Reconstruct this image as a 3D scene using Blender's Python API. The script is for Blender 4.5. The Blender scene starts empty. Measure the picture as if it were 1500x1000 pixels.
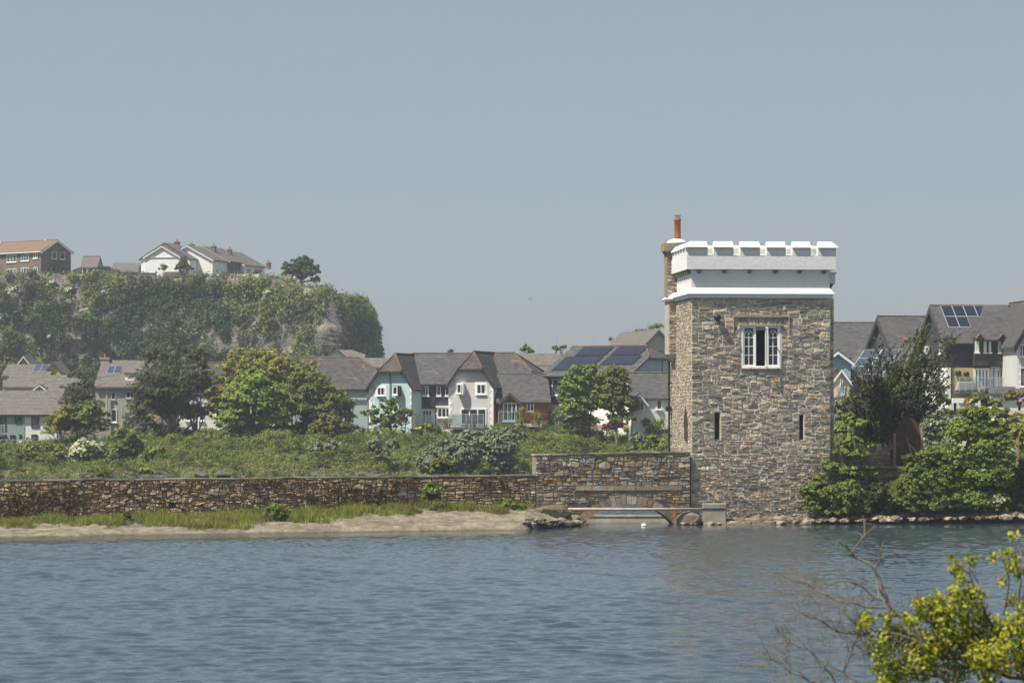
import bpy, math, random
import numpy as np
from mathutils import Vector, Matrix
R = math.radians
sc = bpy.context.scene
COL = sc.collection

# ------------------------------------------------------------------ camera, sky, sun, exposure
F, HZ, H = 4760.0, 610.0, 4.9
cam_d = bpy.data.cameras.new("camera"); cam = bpy.data.objects.new("camera", cam_d); COL.objects.link(cam)
cam.location = (0, 0, H); cam.rotation_euler = (R(90), 0, 0)
cam_d.sensor_width = 36; cam_d.lens = F / 1500 * 36; cam_d.shift_y = (HZ - 500) / 1500
cam_d.clip_start = .5; cam_d.clip_end = 20000
cam_d.dof.use_dof = True; cam_d.dof.focus_distance = 150; cam_d.dof.aperture_fstop = 6.3
sc.camera = cam
SAZ, SEL = 59, 58          # sun: degrees left of the line from the tower to the camera, elevation
sdir = Vector((-math.sin(R(SAZ)) * math.cos(R(SEL)), -math.cos(R(SAZ)) * math.cos(R(SEL)), math.sin(R(SEL))))
w = bpy.data.worlds.new("World"); sc.world = w; w.use_nodes = True
nt = w.node_tree; nt.nodes.clear()
sky = nt.nodes.new("ShaderNodeTexSky"); sky.sky_type = 'NISHITA'; sky.sun_disc = False
sky.sun_elevation = R(SEL); sky.sun_rotation = math.atan2(sdir.x, sdir.y)
sky.altitude = 10; sky.air_density = 1.0; sky.dust_density = .9; sky.ozone_density = 3.2
bg = nt.nodes.new("ShaderNodeBackground"); bg.inputs[1].default_value = .080
wo = nt.nodes.new("ShaderNodeOutputWorld")
mx = nt.nodes.new("ShaderNodeMix"); mx.data_type = 'RGBA'; mx.inputs[0].default_value = .72   # a milky summer sky: the clear-sky model evened out by haze
mx.inputs[7].default_value = (3.05, 3.42, 3.86, 1); nt.links.new(sky.outputs[0], mx.inputs[6]); nt.links.new(mx.outputs[2], bg.inputs[0]); nt.links.new(bg.outputs[0], wo.inputs[0])
sl = bpy.data.lights.new("sun", 'SUN'); sl.energy = 5.0; sl.angle = R(.55); sl.color = (1, .935, .84)
so = bpy.data.objects.new("sun", sl); COL.objects.link(so)
so.rotation_euler = sdir.to_track_quat('Z', 'Y').to_euler(); so.location = sdir * 80
sc.view_settings.view_transform = 'Standard'; sc.view_settings.look = 'None'
sc.view_settings.gamma = 1; sc.view_settings.exposure = .5
cy = sc.cycles
cy.max_bounces = 6; cy.diffuse_bounces = 3; cy.glossy_bounces = 3; cy.transmission_bounces = 2
cy.transparent_max_bounces = 8; cy.volume_bounces = 0
cy.use_denoising = True
try: cy.denoiser = 'OPENIMAGEDENOISE'; cy.denoising_prefilter = 'ACCURATE'
except Exception: pass

# ------------------------------------------------------------------ helpers
def PX(px, Y): return (px - 750) / F * Y
def PZ(py, Y): return H + (HZ - py) / F * Y
def P(px, py, Y): return Vector((PX(px, Y), Y, PZ(py, Y)))

def tag(o, label=None, cat=None, group=None, kind=None):
    if label: o['label'] = label
    if cat: o['category'] = cat
    if group: o['group'] = group
    if kind: o['kind'] = kind
    return o
def thing(name, label, cat, loc, rot=0, group=None):
    o = bpy.data.objects.new(name, None); COL.objects.link(o); o.empty_display_size = .3
    o.location = loc; o.rotation_euler = (0, 0, rot)
    return tag(o, label, cat, group)

def link_mesh(name, verts, faces, mat, parent=None, loc=None, smooth=False, fmats=None):
    me = bpy.data.meshes.new(name)
    if isinstance(verts, np.ndarray) and isinstance(faces, np.ndarray):
        n = faces.shape[1]; nf = len(faces)
        me.vertices.add(len(verts)); me.vertices.foreach_set('co', verts.astype(np.float32).ravel())
        me.loops.add(nf * n); me.loops.foreach_set('vertex_index', faces.astype(np.int32).ravel())
        me.polygons.add(nf); me.polygons.foreach_set('loop_start', np.arange(nf, dtype=np.int32) * n)
        me.polygons.foreach_set('loop_total', np.full(nf, n, dtype=np.int32))
        me.update(calc_edges=True)
    else:
        me.from_pydata([tuple(v) for v in verts], [], faces); me.update()
    if isinstance(mat, (list, tuple)):
        for m in mat: me.materials.append(m)
    else: me.materials.append(mat)
    if fmats is not None: me.polygons.foreach_set('material_index', fmats)
    if smooth: me.polygons.foreach_set('use_smooth', [True] * len(me.polygons))
    o = bpy.data.objects.new(name, me); COL.objects.link(o)
    if parent is not None: o.parent = parent
    if loc is not None: o.location = loc
    return o

class MB:
    def __init__(s, M=None): s.v = []; s.f = []; s.fm = []; s.M = M or Matrix()
    def add(s, vs, fs, m=0):
        b = len(s.v); s.v += [s.M @ Vector(v) for v in vs]
        s.f += [tuple(b + i for i in f) for f in fs]; s.fm += [m] * len(fs)
    def box(s, x0, x1, y0, y1, z0, z1, m=0):
        s.add([(x0,y0,z0),(x1,y0,z0),(x1,y1,z0),(x0,y1,z0),(x0,y0,z1),(x1,y0,z1),(x1,y1,z1),(x0,y1,z1)],
              [(0,3,2,1),(4,5,6,7),(0,1,5,4),(1,2,6,5),(2,3,7,6),(3,0,4,7)], m)
    def frustum(s, b, t, m=0):   # b,t = (x0,x1,y0,y1,z)
        x0,x1,y0,y1,z = b; a0,a1,b0,b1,z2 = t
        s.add([(x0,y0,z),(x1,y0,z),(x1,y1,z),(x0,y1,z),(a0,b0,z2),(a1,b0,z2),(a1,b1,z2),(a0,b1,z2)],
              [(0,3,2,1),(4,5,6,7),(0,1,5,4),(1,2,6,5),(2,3,7,6),(3,0,4,7)], m)
    def prism(s, pts, d, m=0):   # polygon (3D) extruded by vector d
        n = len(pts); d = Vector(d); A = [Vector(p) for p in pts]
        s.add(A + [a + d for a in A], [tuple(range(n)), tuple(reversed(range(n, 2 * n)))] +
              [(i, (i + 1) % n, n + (i + 1) % n, n + i) for i in range(n)], m)
    def tube(s, path, radii, n=7, m=0, cap=True):
        pts = [Vector(p) for p in path]; rings = []; b0 = []
        for i, p in enumerate(pts):
            t = (pts[min(i + 1, len(pts) - 1)] - pts[max(i - 1, 0)])
            if t.length < 1e-6: t = Vector((0, 0, 1))
            t.normalize(); a = t.cross(Vector((.13, .2, 1)) if abs(t.z) < .95 else Vector((1, .1, 0))).normalized(); c = t.cross(a)
            r = radii[i] if isinstance(radii, (list, tuple)) else radii
            b0 += [p + (a * math.cos(2 * math.pi * k / n) + c * math.sin(2 * math.pi * k / n)) * r for k in range(n)]
        fs = [(i*n+k, i*n+(k+1)%n, (i+1)*n+(k+1)%n, (i+1)*n+k) for i in range(len(pts)-1) for k in range(n)]
        if cap: fs += [tuple(range(n))[::-1], tuple((len(pts)-1)*n+k for k in range(n))]
        s.add(b0, fs, m)
    def lathe(s, prof, c, n=16, m=0):  # prof = [(r,z)]
        vs = [(c[0]+r*math.cos(2*math.pi*k/n), c[1]+r*math.sin(2*math.pi*k/n), c[2]+z) for r, z in prof for k in range(n)]
        fs = [(i*n+k, i*n+(k+1)%n, (i+1)*n+(k+1)%n, (i+1)*n+k) for i in range(len(prof)-1) for k in range(n)]
        s.add(vs, fs + [tuple(range(n))[::-1], tuple((len(prof)-1)*n+k for k in range(n))], m)
    def build(s, name, mat, parent=None, smooth=False, loc=None):
        return link_mesh(name, s.v, s.f, mat, parent, loc, smooth, s.fm if isinstance(mat, (list, tuple)) else None)

# numpy value noise
def _hash(i, j, k, seed):
    h = (i.astype(np.int64) * 374761393 + j.astype(np.int64) * 668265263 + k.astype(np.int64) * 2147483647 + seed * 1274126177) & 0xffffffff
    h = ((h ^ (h >> 13)) * 1103515245) & 0xffffffff
    h = ((h ^ (h >> 16)) * 2246822519) & 0xffffffff
    return ((h ^ (h >> 15)) & 0xffffff) / float(0xffffff)
def vnoise(p, seed=0):
    p = np.asarray(p, float); f = np.floor(p); t = p - f; t = t * t * (3 - 2 * t); i, j, k = f[..., 0], f[..., 1], f[..., 2]
    r = 0
    for a in (0, 1):
        for b in (0, 1):
            for c in (0, 1):
                wgt = (t[..., 0] if a else 1 - t[..., 0]) * (t[..., 1] if b else 1 - t[..., 1]) * (t[..., 2] if c else 1 - t[..., 2])
                r = r + wgt * _hash(i + a, j + b, k + c, seed)
    return r
def fbm(p, seed=0, o=4):
    p = np.asarray(p, float); r = 0; a = .5; s = 0
    for q in range(o): r = r + a * vnoise(p * 2 ** q + q * 17.3, seed + q); s += a; a *= .5
    return r / s
def sstep(a, b, x):
    t = np.clip((x - a) / (b - a), 0, 1); return t * t * (3 - 2 * t)

# ------------------------------------------------------------------ materials
class NB:
    def __init__(s, name):
        s.m = bpy.data.materials.new(name); s.m.use_nodes = True; s.t = s.m.node_tree; s.t.nodes.clear()
        s.out = s.n('ShaderNodeOutputMaterial'); s.co = s.n('ShaderNodeTexCoord').outputs['Object']
    def n(s, typ, inp=None, **kw):
        nd = s.t.nodes.new(typ)
        for k, v in kw.items(): setattr(nd, k, v)
        for k, v in (inp or {}).items(): s.set(nd, k, v)
        return nd
    def set(s, nd, k, v):
        if isinstance(v, bpy.types.NodeSocket): s.t.links.new(v, nd.inputs[k])
        elif isinstance(v, (tuple, list)) and len(v) == 3 and nd.inputs[k].type == 'RGBA': nd.inputs[k].default_value = (*v, 1)
        else: nd.inputs[k].default_value = v
    def noise(s, scale, detail=4, rough=.55, vec=None, dist=0):
        return s.n('ShaderNodeTexNoise', {'Vector': vec or s.co, 'Scale': scale, 'Detail': detail, 'Roughness': rough, 'Distortion': dist}).outputs['Fac']
    def map(s, scale, vec=None, rot=(0, 0, 0)):
        return s.n('ShaderNodeMapping', {'Vector': vec or s.co, 'Scale': scale, 'Rotation': rot}).outputs[0]
    def ramp(s, fac, stops, interp='LINEAR'):
        nd = s.n('ShaderNodeValToRGB', {'Fac': fac}); cr = nd.color_ramp; cr.interpolation = interp
        while len(cr.elements) < len(stops): cr.elements.new(.5)
        for e, (p, c) in zip(cr.elements, stops):
            e.position = p; e.color = (*c, 1) if isinstance(c, (tuple, list)) else (c, c, c, 1)
        return nd.outputs[0]
    def mix(s, fac, a, b, mode='MIX'):
        nd = s.n('ShaderNodeMix', data_type='RGBA', blend_type=mode)
        for i, v in ((0, fac), (6, a), (7, b)):
            if isinstance(v, bpy.types.NodeSocket): s.t.links.new(v, nd.inputs[i])
            else: nd.inputs[i].default_value = (*v, 1) if isinstance(v, (tuple, list)) else v
        return nd.outputs[2]
    def math(s, op, a, b=0.):
        nd = s.n('ShaderNodeMath', operation=op); s.set(nd, 0, a); s.set(nd, 1, b); return nd.outputs[0]
    def rnd(s): return s.n('ShaderNodeNewGeometry').outputs['Random Per Island']
    def bump(s, h, strength=.5, dist=.02, normal=None):
        nd = s.n('ShaderNodeBump', {'Height': h, 'Strength': strength, 'Distance': dist})
        if normal is not None: s.set(nd, 'Normal', normal)
        return nd.outputs[0]
    def bsdf(s, col, rough=.85, normal=None, spec=.3, metal=0, **kw):
        i = {'Base Color': col, 'Roughness': rough, 'Specular IOR Level': spec, 'Metallic': metal}; i.update(kw)
        if normal is not None: i['Normal'] = normal
        b = s.n('ShaderNodeBsdfPrincipled', i).outputs[0]; s.t.links.new(b, s.out.inputs[0]); return s.m

def plain(name, col, rough=.7, var=.18, scale=3., metal=0, spec=.3, streak=False):
    b = NB(name); n = b.noise(scale, 5, .6, b.map((1, 1, .35)) if streak else None)
    c = b.mix(b.ramp(n, [(.3, 0.), (.7, 1.)]), tuple(x * (1 - var) for x in col), tuple(min(1, x * (1 + var * .6)) for x in col))
    return b.bsdf(c, rough, b.bump(b.noise(scale * 8, 3), .25, .02), spec, metal)

def stone_mat(name, cols, stain=(.05, .045, .035), lichen=None, lamt=.56, var=.5, gain=1.9):
    b = NB(name); cols = [tuple(min(.7, x * gain * w_) for x, w_ in zip(k, (1.04, 1., .93))) for k in cols]; stain = tuple(x * gain for x in stain); r = b.rnd()
    n = len(cols); c = b.ramp(r, [(i / n, k) for i, k in enumerate(cols)], 'CONSTANT')
    r2 = b.math('FRACT', b.math('MULTIPLY', r, 137.31))
    c = b.mix(1., c, b.ramp(r2, [(0, 1 - var), (1, 1 + var * .35)]), 'MULTIPLY')
    fine = b.noise(7, 8, .78)
    c = b.mix(1., c, b.ramp(fine, [(.3, .5), (.7, 1.35)]), 'MULTIPLY')
    big = b.ramp(b.noise(.55, 5, .6), [(.44, 0.), (.66, 1.)])
    c = b.mix(b.math('MULTIPLY', big, .5), c, stain)
    if lichen: c = b.mix(b.math('MULTIPLY', b.ramp(b.noise(1.3, 7, .72), [(lamt, 0.), (lamt + .09, 1.)]), .75), c, lichen)
    return b.bsdf(c, .92, b.bump(b.noise(14, 6, .7), .7, .03), .2)

def mortar_mat(name, col, lichen=None):
    b = NB(name); c = b.mix(b.ramp(b.noise(2.2, 6, .7), [(.3, 0.), (.7, 1.)]), tuple(x * .6 for x in col), col)
    if lichen: c = b.mix(b.ramp(b.noise(1.3, 7, .72), [(.54, 0.), (.64, .8)]), c, lichen)
    return b.bsdf(c, .95, b.bump(b.noise(20, 5), .6, .03), .15)

LB = 1.95
def leaf_mat(name, cols, trans=.36, spec=.2, patch=None):
    b = NB(name); r = b.rnd(); n = len(cols); cols = [tuple(min(.8, x * LB * w_) for x, w_ in zip(k, (1.13, 1., .8))) if max(k) < .3 else k for k in cols]
    c = b.ramp(r, [(i / max(1, n - 1), k) for i, k in enumerate(cols)])
    if patch: c = b.mix(b.ramp(b.noise(patch[0], 3), [(.45, 0.), (.6, patch[2])]), c, patch[1])
    p = b.n('ShaderNodeBsdfPrincipled', {'Base Color': c, 'Roughness': .55, 'Specular IOR Level': spec}).outputs[0]
    t = b.n('ShaderNodeBsdfTranslucent', {'Color': b.mix(.5, c, (.16, .2, .02))}).outputs[0]
    m = b.n('ShaderNodeMixShader', {0: trans, 1: p, 2: t}).outputs[0]; b.t.links.new(m, b.out.inputs[0]); return b.m

def slate_mat(name, axis, cols, lichen=.0, row=.28, ridge=None):
    # courses run with height; the joints are staggered along the ridge axis
    b = NB(name); sx = b.n('ShaderNodeSeparateXYZ', {0: b.co}); u = sx.outputs[axis]; z = sx.outputs[2]
    v = b.n('ShaderNodeCombineXYZ', {0: u, 1: b.math('MULTIPLY', z, 1.0), 2: 0.}).outputs[0]
    br = b.n('ShaderNodeTexBrick', {'Vector': v, 'Color1': (.0, .0, .0), 'Color2': (1., 1., 1.), 'Mortar': (.4, .4, .4), 'Scale': 1., 'Mortar Size': .012,
                                    'Brick Width': .42, 'Row Height': row * .62, 'Bias': 0.})
    wv = b.n('ShaderNodeTexNoise', {'Vector': b.n('ShaderNodeMapping', {'Vector': v, 'Scale': (1.1, 3.2, 1)}).outputs[0], 'Scale': 1.6, 'Detail': 4.}).outputs['Fac']
    c = b.mix(br.outputs['Color'], cols[0], cols[1]); c = b.mix(b.ramp(wv, [(.52, 0.), (.6, .75)]), c, cols[2])
    c = b.mix(br.outputs['Fac'], c, tuple(x * .45 for x in cols[0]))
    if lichen: c = b.mix(b.ramp(b.noise(1.1, 7, .75), [(.62 - lichen, 0.), (.74 - lichen, .85)]), c, (.30, .13, .035))
    return b.bsdf(c, .8, b.bump(br.outputs['Fac'], -.6, .03), .3)

def brick_mat(name, c1, c2, mortar, bw=.22, rh=.075, s=1.):
    b = NB(name); sx = b.n('ShaderNodeSeparateXYZ', {0: b.co})
    v = b.n('ShaderNodeCombineXYZ', {0: b.math('ADD', sx.outputs[0], sx.outputs[1]), 1: sx.outputs[2], 2: 0.}).outputs[0]
    br = b.n('ShaderNodeTexBrick', {'Vector': v, 'Color1': c1, 'Color2': c2, 'Mortar': mortar, 'Scale': s, 'Mortar Size': .01, 'Brick Width': bw, 'Row Height': rh})
    c = b.mix(b.ramp(b.noise(.8, 4), [(.3, 0.), (.7, .5)]), br.outputs['Color'], tuple(x * .55 for x in c1))
    return b.bsdf(c, .9, None, .2)

def clad_mat(name, col, row=.2):
    b = NB(name); z = b.n('ShaderNodeSeparateXYZ', {0: b.co}).outputs[2]
    f = b.math('FRACT', b.math('DIVIDE', z, row)); e = b.ramp(f, [(0, .0), (.12, 1.), (1, .85)])
    c = b.mix(e, tuple(x * .5 for x in col), col)
    c = b.mix(b.ramp(b.noise(1.2, 5, .65, b.map((1.5, 1.5, .35))), [(.5, 0.), (.75, .4)]), c, tuple(min(1, x * 2.2) for x in col))
    return b.bsdf(c, .75, b.bump(f, .5, .03), .3)

M = {}
M['white'] = plain('white_paint', (.86, .85, .82), .6, .06, 1.5)
# old limewash with faint streaks and grime
_b = NB('tower_white'); _c = _b.mix(_b.ramp(_b.noise(2.6, 7, .72, _b.map((1., 1., .5))), [(.5, 0.), (.75, .25)]), (.76, .75, .71), (.50, .49, .44))
_c = _b.mix(_b.ramp(_b.noise(7, 5, .75), [(.64, 0.), (.72, .35)]), _c, (.42, .40, .35))
M['limewash'] = _b.bsdf(_c, .8, _b.bump(_b.noise(5, 6, .6), .5, .03), .2)
M['render_white'] = plain('render_white', (.80, .79, .76), .85, .10, .9, streak=True)
M['render_pale'] = plain('render_pale_blue', (.52, .66, .68), .85, .08, .8, streak=True)
M['render_grey'] = plain('render_warm_grey', (.60, .575, .55), .85, .08, .8, streak=True)
M['render_blue'] = plain('render_blue', (.30, .43, .52), .85, .08, .8)
M['render_green'] = plain('render_sage', (.28, .37, .35), .85, .08, .8)
M['render_tan'] = plain('render_tan', (.36, .33, .29), .85, .12, .8)
M['render_yellow'] = plain('render_yellow', (.58, .46, .20), .85, .08, .8)
M['render_cream'] = plain('render_cream', (.72, .60, .42), .85, .08, .8)
M['render_lilac'] = plain('render_lilac', (.58, .63, .76), .85, .08, .8)
M['lt_grey'] = plain('grey_render', (.42, .44, .45), .85, .12, .8, streak=True)
M['pale_end'] = plain('pale_blue_grey_render', (.42, .49, .50), .85, .12, .8, streak=True)
M['brown_brick'] = brick_mat('brown_brick', (.17, .125, .09), (.22, .165, .12), (.22, .19, .16), .45, .15)
M['red_brick'] = brick_mat('red_brick', (.24, .075, .045), (.30, .10, .06), (.28, .2, .16), .45, .15)
M['clad_dark'] = clad_mat('dark_cladding', (.05, .054, .066))
M['clad_grey'] = clad_mat('grey_cladding', (.075, .08, .092))
M['clad_slate'] = clad_mat('warm_grey_cladding', (.06, .057, .058))
SL = [(.075, .074, .073), (.102, .099, .095), (.045, .045, .048)]
SLD = [(.068, .063, .062), (.095, .088, .084), (.043, .042, .044)]
for ax, nm in ((0, 'x'), (1, 'y')):
    M['slate_' + nm] = slate_mat('slate_roof_' + nm, ax, SL)
    M['slateL_' + nm] = slate_mat('lichened_slate_roof_' + nm, ax, SL, .04)
    M['slateD_' + nm] = slate_mat('dark_slate_roof_' + nm, ax, SLD, .06)
    M['tile_' + nm] = slate_mat('brown_tile_roof_' + nm, ax, [(.13, .118, .105), (.165, .148, .13), (.105, .095, .085)], 0, .5)
    M['tileO_' + nm] = slate_mat('orange_tile_roof_' + nm, ax, [(.17, .115, .075), (.22, .14, .085), (.14, .11, .085)], .08, .5)
M['ridge'] = plain('terracotta_ridge', (.17, .10, .06), .85, .4, 1.5)
M['glass'] = NB('window_glass').bsdf((.018, .022, .028), .08, None, .7)
_b = NB('curtained_glass'); M['glass2'] = _b.bsdf(_b.ramp(_b.noise(1.2, 2), [(.45, (.03, .035, .04)), (.6, (.16, .165, .16))]), .15, None, .6)
M['solar'] = NB('solar_cells').bsdf((.012, .016, .03), .18, None, .6)
M['solar_blue'] = NB('blue_solar_cells').bsdf((.045, .06, .095), .2, None, .6)
M['alu'] = plain('aluminium', (.62, .62, .62), .4, .06, 3, .6)
M['dark'] = plain('dark_paint', (.025, .026, .03), .5, .2, 4)
M['lead'] = plain('lead', (.10, .105, .11), .6, .2, 3)
M['terracotta'] = plain('terracotta', (.36, .11, .05), .75, .2, 5)
M['wood_dark'] = plain('dark_timber', (.06, .04, .03), .8, .3, 4)
M['wood_pale'] = plain('pale_timber', (.34, .24, .12), .8, .25, 4)
M['concrete'] = plain('concrete', (.30, .27, .22), .95, .35, 1.6)
M['pipe'] = plain('weathered_pipe', (.42, .36, .27), .85, .25, 3)
M['room'] = plain('room_wall', (.05, .048, .045), .9, .1)
_b = NB('glass_railing'); _g = _b.n('ShaderNodeBsdfGlossy', {'Color': (.8, .85, .88), 'Roughness': .08}).outputs[0]
_t = _b.n('ShaderNodeBsdfTransparent', {'Color': (.78, .86, .85)}).outputs[0]
_b.t.links.new(_b.n('ShaderNodeMixShader', {0: .18, 1: _t, 2: _g}).outputs[0], _b.out.inputs[0]); M['rail_glass'] = _b.m
TC = [(.21, .185, .15), (.16, .15, .135), (.25, .215, .165), (.19, .18, .155), (.21, .165, .125), (.28, .25, .20), (.13, .125, .115), (.22, .195, .155), (.20, .18, .145), (.24, .18, .13), (.24, .22, .18), (.12, .11, .10), (.10, .095, .09), (.24, .17, .12), (.17, .16, .14), (.23, .205, .17)]
M['tower_stone'] = stone_mat('tower_stone', TC, (.12, .105, .08), (.36, .25, .12), .64, .46, 2.5)
M['tower_mortar'] = mortar_mat('tower_mortar', (.76, .70, .57))
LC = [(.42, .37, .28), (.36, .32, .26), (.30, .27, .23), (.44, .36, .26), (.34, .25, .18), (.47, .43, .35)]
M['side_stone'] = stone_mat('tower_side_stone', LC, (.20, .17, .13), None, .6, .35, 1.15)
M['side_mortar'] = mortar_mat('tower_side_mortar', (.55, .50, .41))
M['bridge_stone'] = stone_mat('bridge_stone', [(.19, .175, .15), (.15, .145, .135), (.25, .22, .175), (.27, .27, .26), (.20, .16, .11), (.13, .12, .11), (.23, .20, .16)], (.11, .09, .065), (.42, .24, .08), .52)
M['bridge_mortar'] = mortar_mat('bridge_mortar', (.33, .29, .22), (.40, .25, .10))
M['sea_stone'] = stone_mat('causeway_stone', [(.22, .165, .105), (.175, .135, .09), (.21, .18, .13), (.25, .185, .115), (.14, .11, .085), (.19, .155, .115), (.24, .215, .17), (.16, .13, .11)], (.09, .06, .045), (.38, .24, .10), .53, .42, 2.6)
M['sea_mortar'] = mortar_mat('causeway_mortar', (.20, .16, .11), (.26, .17, .08))
M['rock'] = stone_mat('shore_rock', [(.26, .23, .18), (.20, .17, .13), (.32, .28, .22), (.16, .14, .11)], (.08, .07, .05), (.30, .17, .06), .6, .5, 1.15)
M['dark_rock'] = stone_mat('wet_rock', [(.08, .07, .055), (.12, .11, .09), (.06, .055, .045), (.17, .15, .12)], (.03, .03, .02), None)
M['bark'] = plain('bark', (.11, .085, .06), .95, .35, 5)
M['bark_grey'] = plain('grey_bark', (.20, .17, .13), .95, .35, 5)
# foliage
M['lf_mid'] = leaf_mat('leaves_mid_green', [(.045, .075, .016), (.08, .12, .028), (.065, .10, .02), (.12, .16, .04)])
M['lf_bright'] = leaf_mat('leaves_bright_green', [(.06, .10, .02), (.10, .155, .03), (.08, .125, .025), (.16, .21, .06)])
M['lf_yellow'] = leaf_mat('leaves_yellow_green', [(.11, .13, .03), (.165, .18, .05), (.13, .15, .035), (.20, .20, .065)])
M['lf_olive'] = leaf_mat('leaves_olive', [(.062, .08, .022), (.09, .11, .03), (.075, .095, .026), (.11, .125, .04)])
M['lf_dark'] = leaf_mat('leaves_dark', [(.022, .04, .016), (.04, .062, .024), (.03, .05, .02), (.055, .075, .03)])
M['lf_pine'] = leaf_mat('needles_pine', [(.028, .042, .02), (.045, .06, .028), (.036, .052, .024), (.06, .07, .036)], .12)
M['lf_cypress'] = leaf_mat('needles_cypress', [(.018, .03, .013), (.028, .042, .016), (.04, .052, .02), (.06, .068, .024)], .12)
M['lf_grey'] = leaf_mat('leaves_grey_green', [(.06, .085, .055), (.095, .12, .085), (.075, .10, .07), (.13, .155, .115)], .15)
M['lf_purple'] = leaf_mat('leaves_purple', [(.05, .022, .03), (.08, .035, .045), (.10, .05, .05)], .2)
M['lf_rust'] = leaf_mat('leaves_rust', [(.07, .06, .025), (.09, .07, .03), (.065, .075, .025), (.06, .08, .025)], .2)
M['lf_white'] = leaf_mat('white_blossom', [(.30, .31, .22), (.42, .42, .33), (.24, .27, .14)], .2)
M['lf_gold'] = leaf_mat('yellow_blossom', [(.42, .27, .02), (.50, .34, .03), (.20, .17, .03)], .2)
M['lf_near'] = leaf_mat('near_leaves', [(.11, .14, .012), (.23, .27, .02), (.17, .21, .016), (.32, .33, .03), (.07, .09, .01), (.22, .26, .018), (.28, .22, .03)], .42, .4)
M['grass'] = leaf_mat('grass_blades', [(.07, .11, .02), (.12, .17, .035), (.10, .13, .03), (.19, .18, .07)], .3, .1, (.8, (.16, .13, .06), .7))
M['dry'] = leaf_mat('dry_stalks', [(.12, .11, .065), (.17, .155, .10), (.10, .095, .05)], .2)
M['ivy'] = leaf_mat('creeper_dark', [(.045, .035, .022), (.075, .06, .03), (.05, .05, .02), (.09, .06, .035)], .15)

# ------------------------------------------------------------------ foliage
def unit(v): return v / np.maximum(np.linalg.norm(v, axis=-1, keepdims=True), 1e-9)
def leaf_quads(c, nrm, size, asp, g, up=None):
    n = len(c); t = unit(g.normal(size=(n, 3)) if up is None else up + .35 * g.normal(size=(n, 3)))
    nrm = unit(nrm); a = unit(np.cross(nrm, t)); b = np.cross(a, nrm)
    s = (size * g.uniform(.6, 1.3, n))[:, None]
    v = np.stack([c - b * s * .5, c + a * s * asp * .5 + b * s * .05, c + b * s * .5, c - a * s * asp * .5 + b * s * .05], 1).reshape(-1, 3)
    return v, np.arange(4 * n).reshape(-1, 4)
def clump_points(lobes, leaf, dens, clump, g, cmin=8, flat=1., per=42):
    C, Nn = [], []
    for (c, r) in lobes:
        c = np.array(c); r = np.array(r); rm = float(np.mean(r))
        n = int(dens * 140 * (r[0] * r[2] + r[1] * (r[0] + r[2]) * .5) / 2 / leaf ** 2 * .62); n = max(90, min(n, 45000))
        nc = max(cmin, n // per); k = max(4, n // nc)
        d = unit(g.normal(size=(nc, 3))); rad = g.random(nc) ** .42
        d[:, 2] = np.where(d[:, 2] < -.6, -d[:, 2] * .3, d[:, 2])
        cc = c + d * r * rad[:, None] * (1 - clump * .45) + g.normal(size=(nc, 3)) * rm * .05
        rc = clump * rm * g.uniform(.5, 1.25, nc)
        q = unit(g.normal(size=(nc, k, 3))); q[..., 2] = np.abs(q[..., 2]) * .8 + q[..., 2] * .2
        pr = g.uniform(.35, 1, (nc, k, 1)) ** .5
        p = cc[:, None] + q * pr * rc[:, None, None] * np.array([1, 1, flat])
        nm = q + .45 * d[:, None] + .55 * g.normal(size=q.shape) + np.array([0, 0, .25])
        C.append(p.reshape(-1, 3)); Nn.append(nm.reshape(-1, 3))
    return np.concatenate(C), np.concatenate(Nn)

def bez(a, b, g, bow=.12, n=6):
    a = Vector(a); b = Vector(b); L = (b - a).length; m = (a + b) / 2 + Vector(g.normal(size=3)) * L * bow
    return [a * (1 - t) ** 2 + m * 2 * t * (1 - t) + b * t ** 2 for t in [i / (n - 1) for i in range(n)]]

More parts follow.
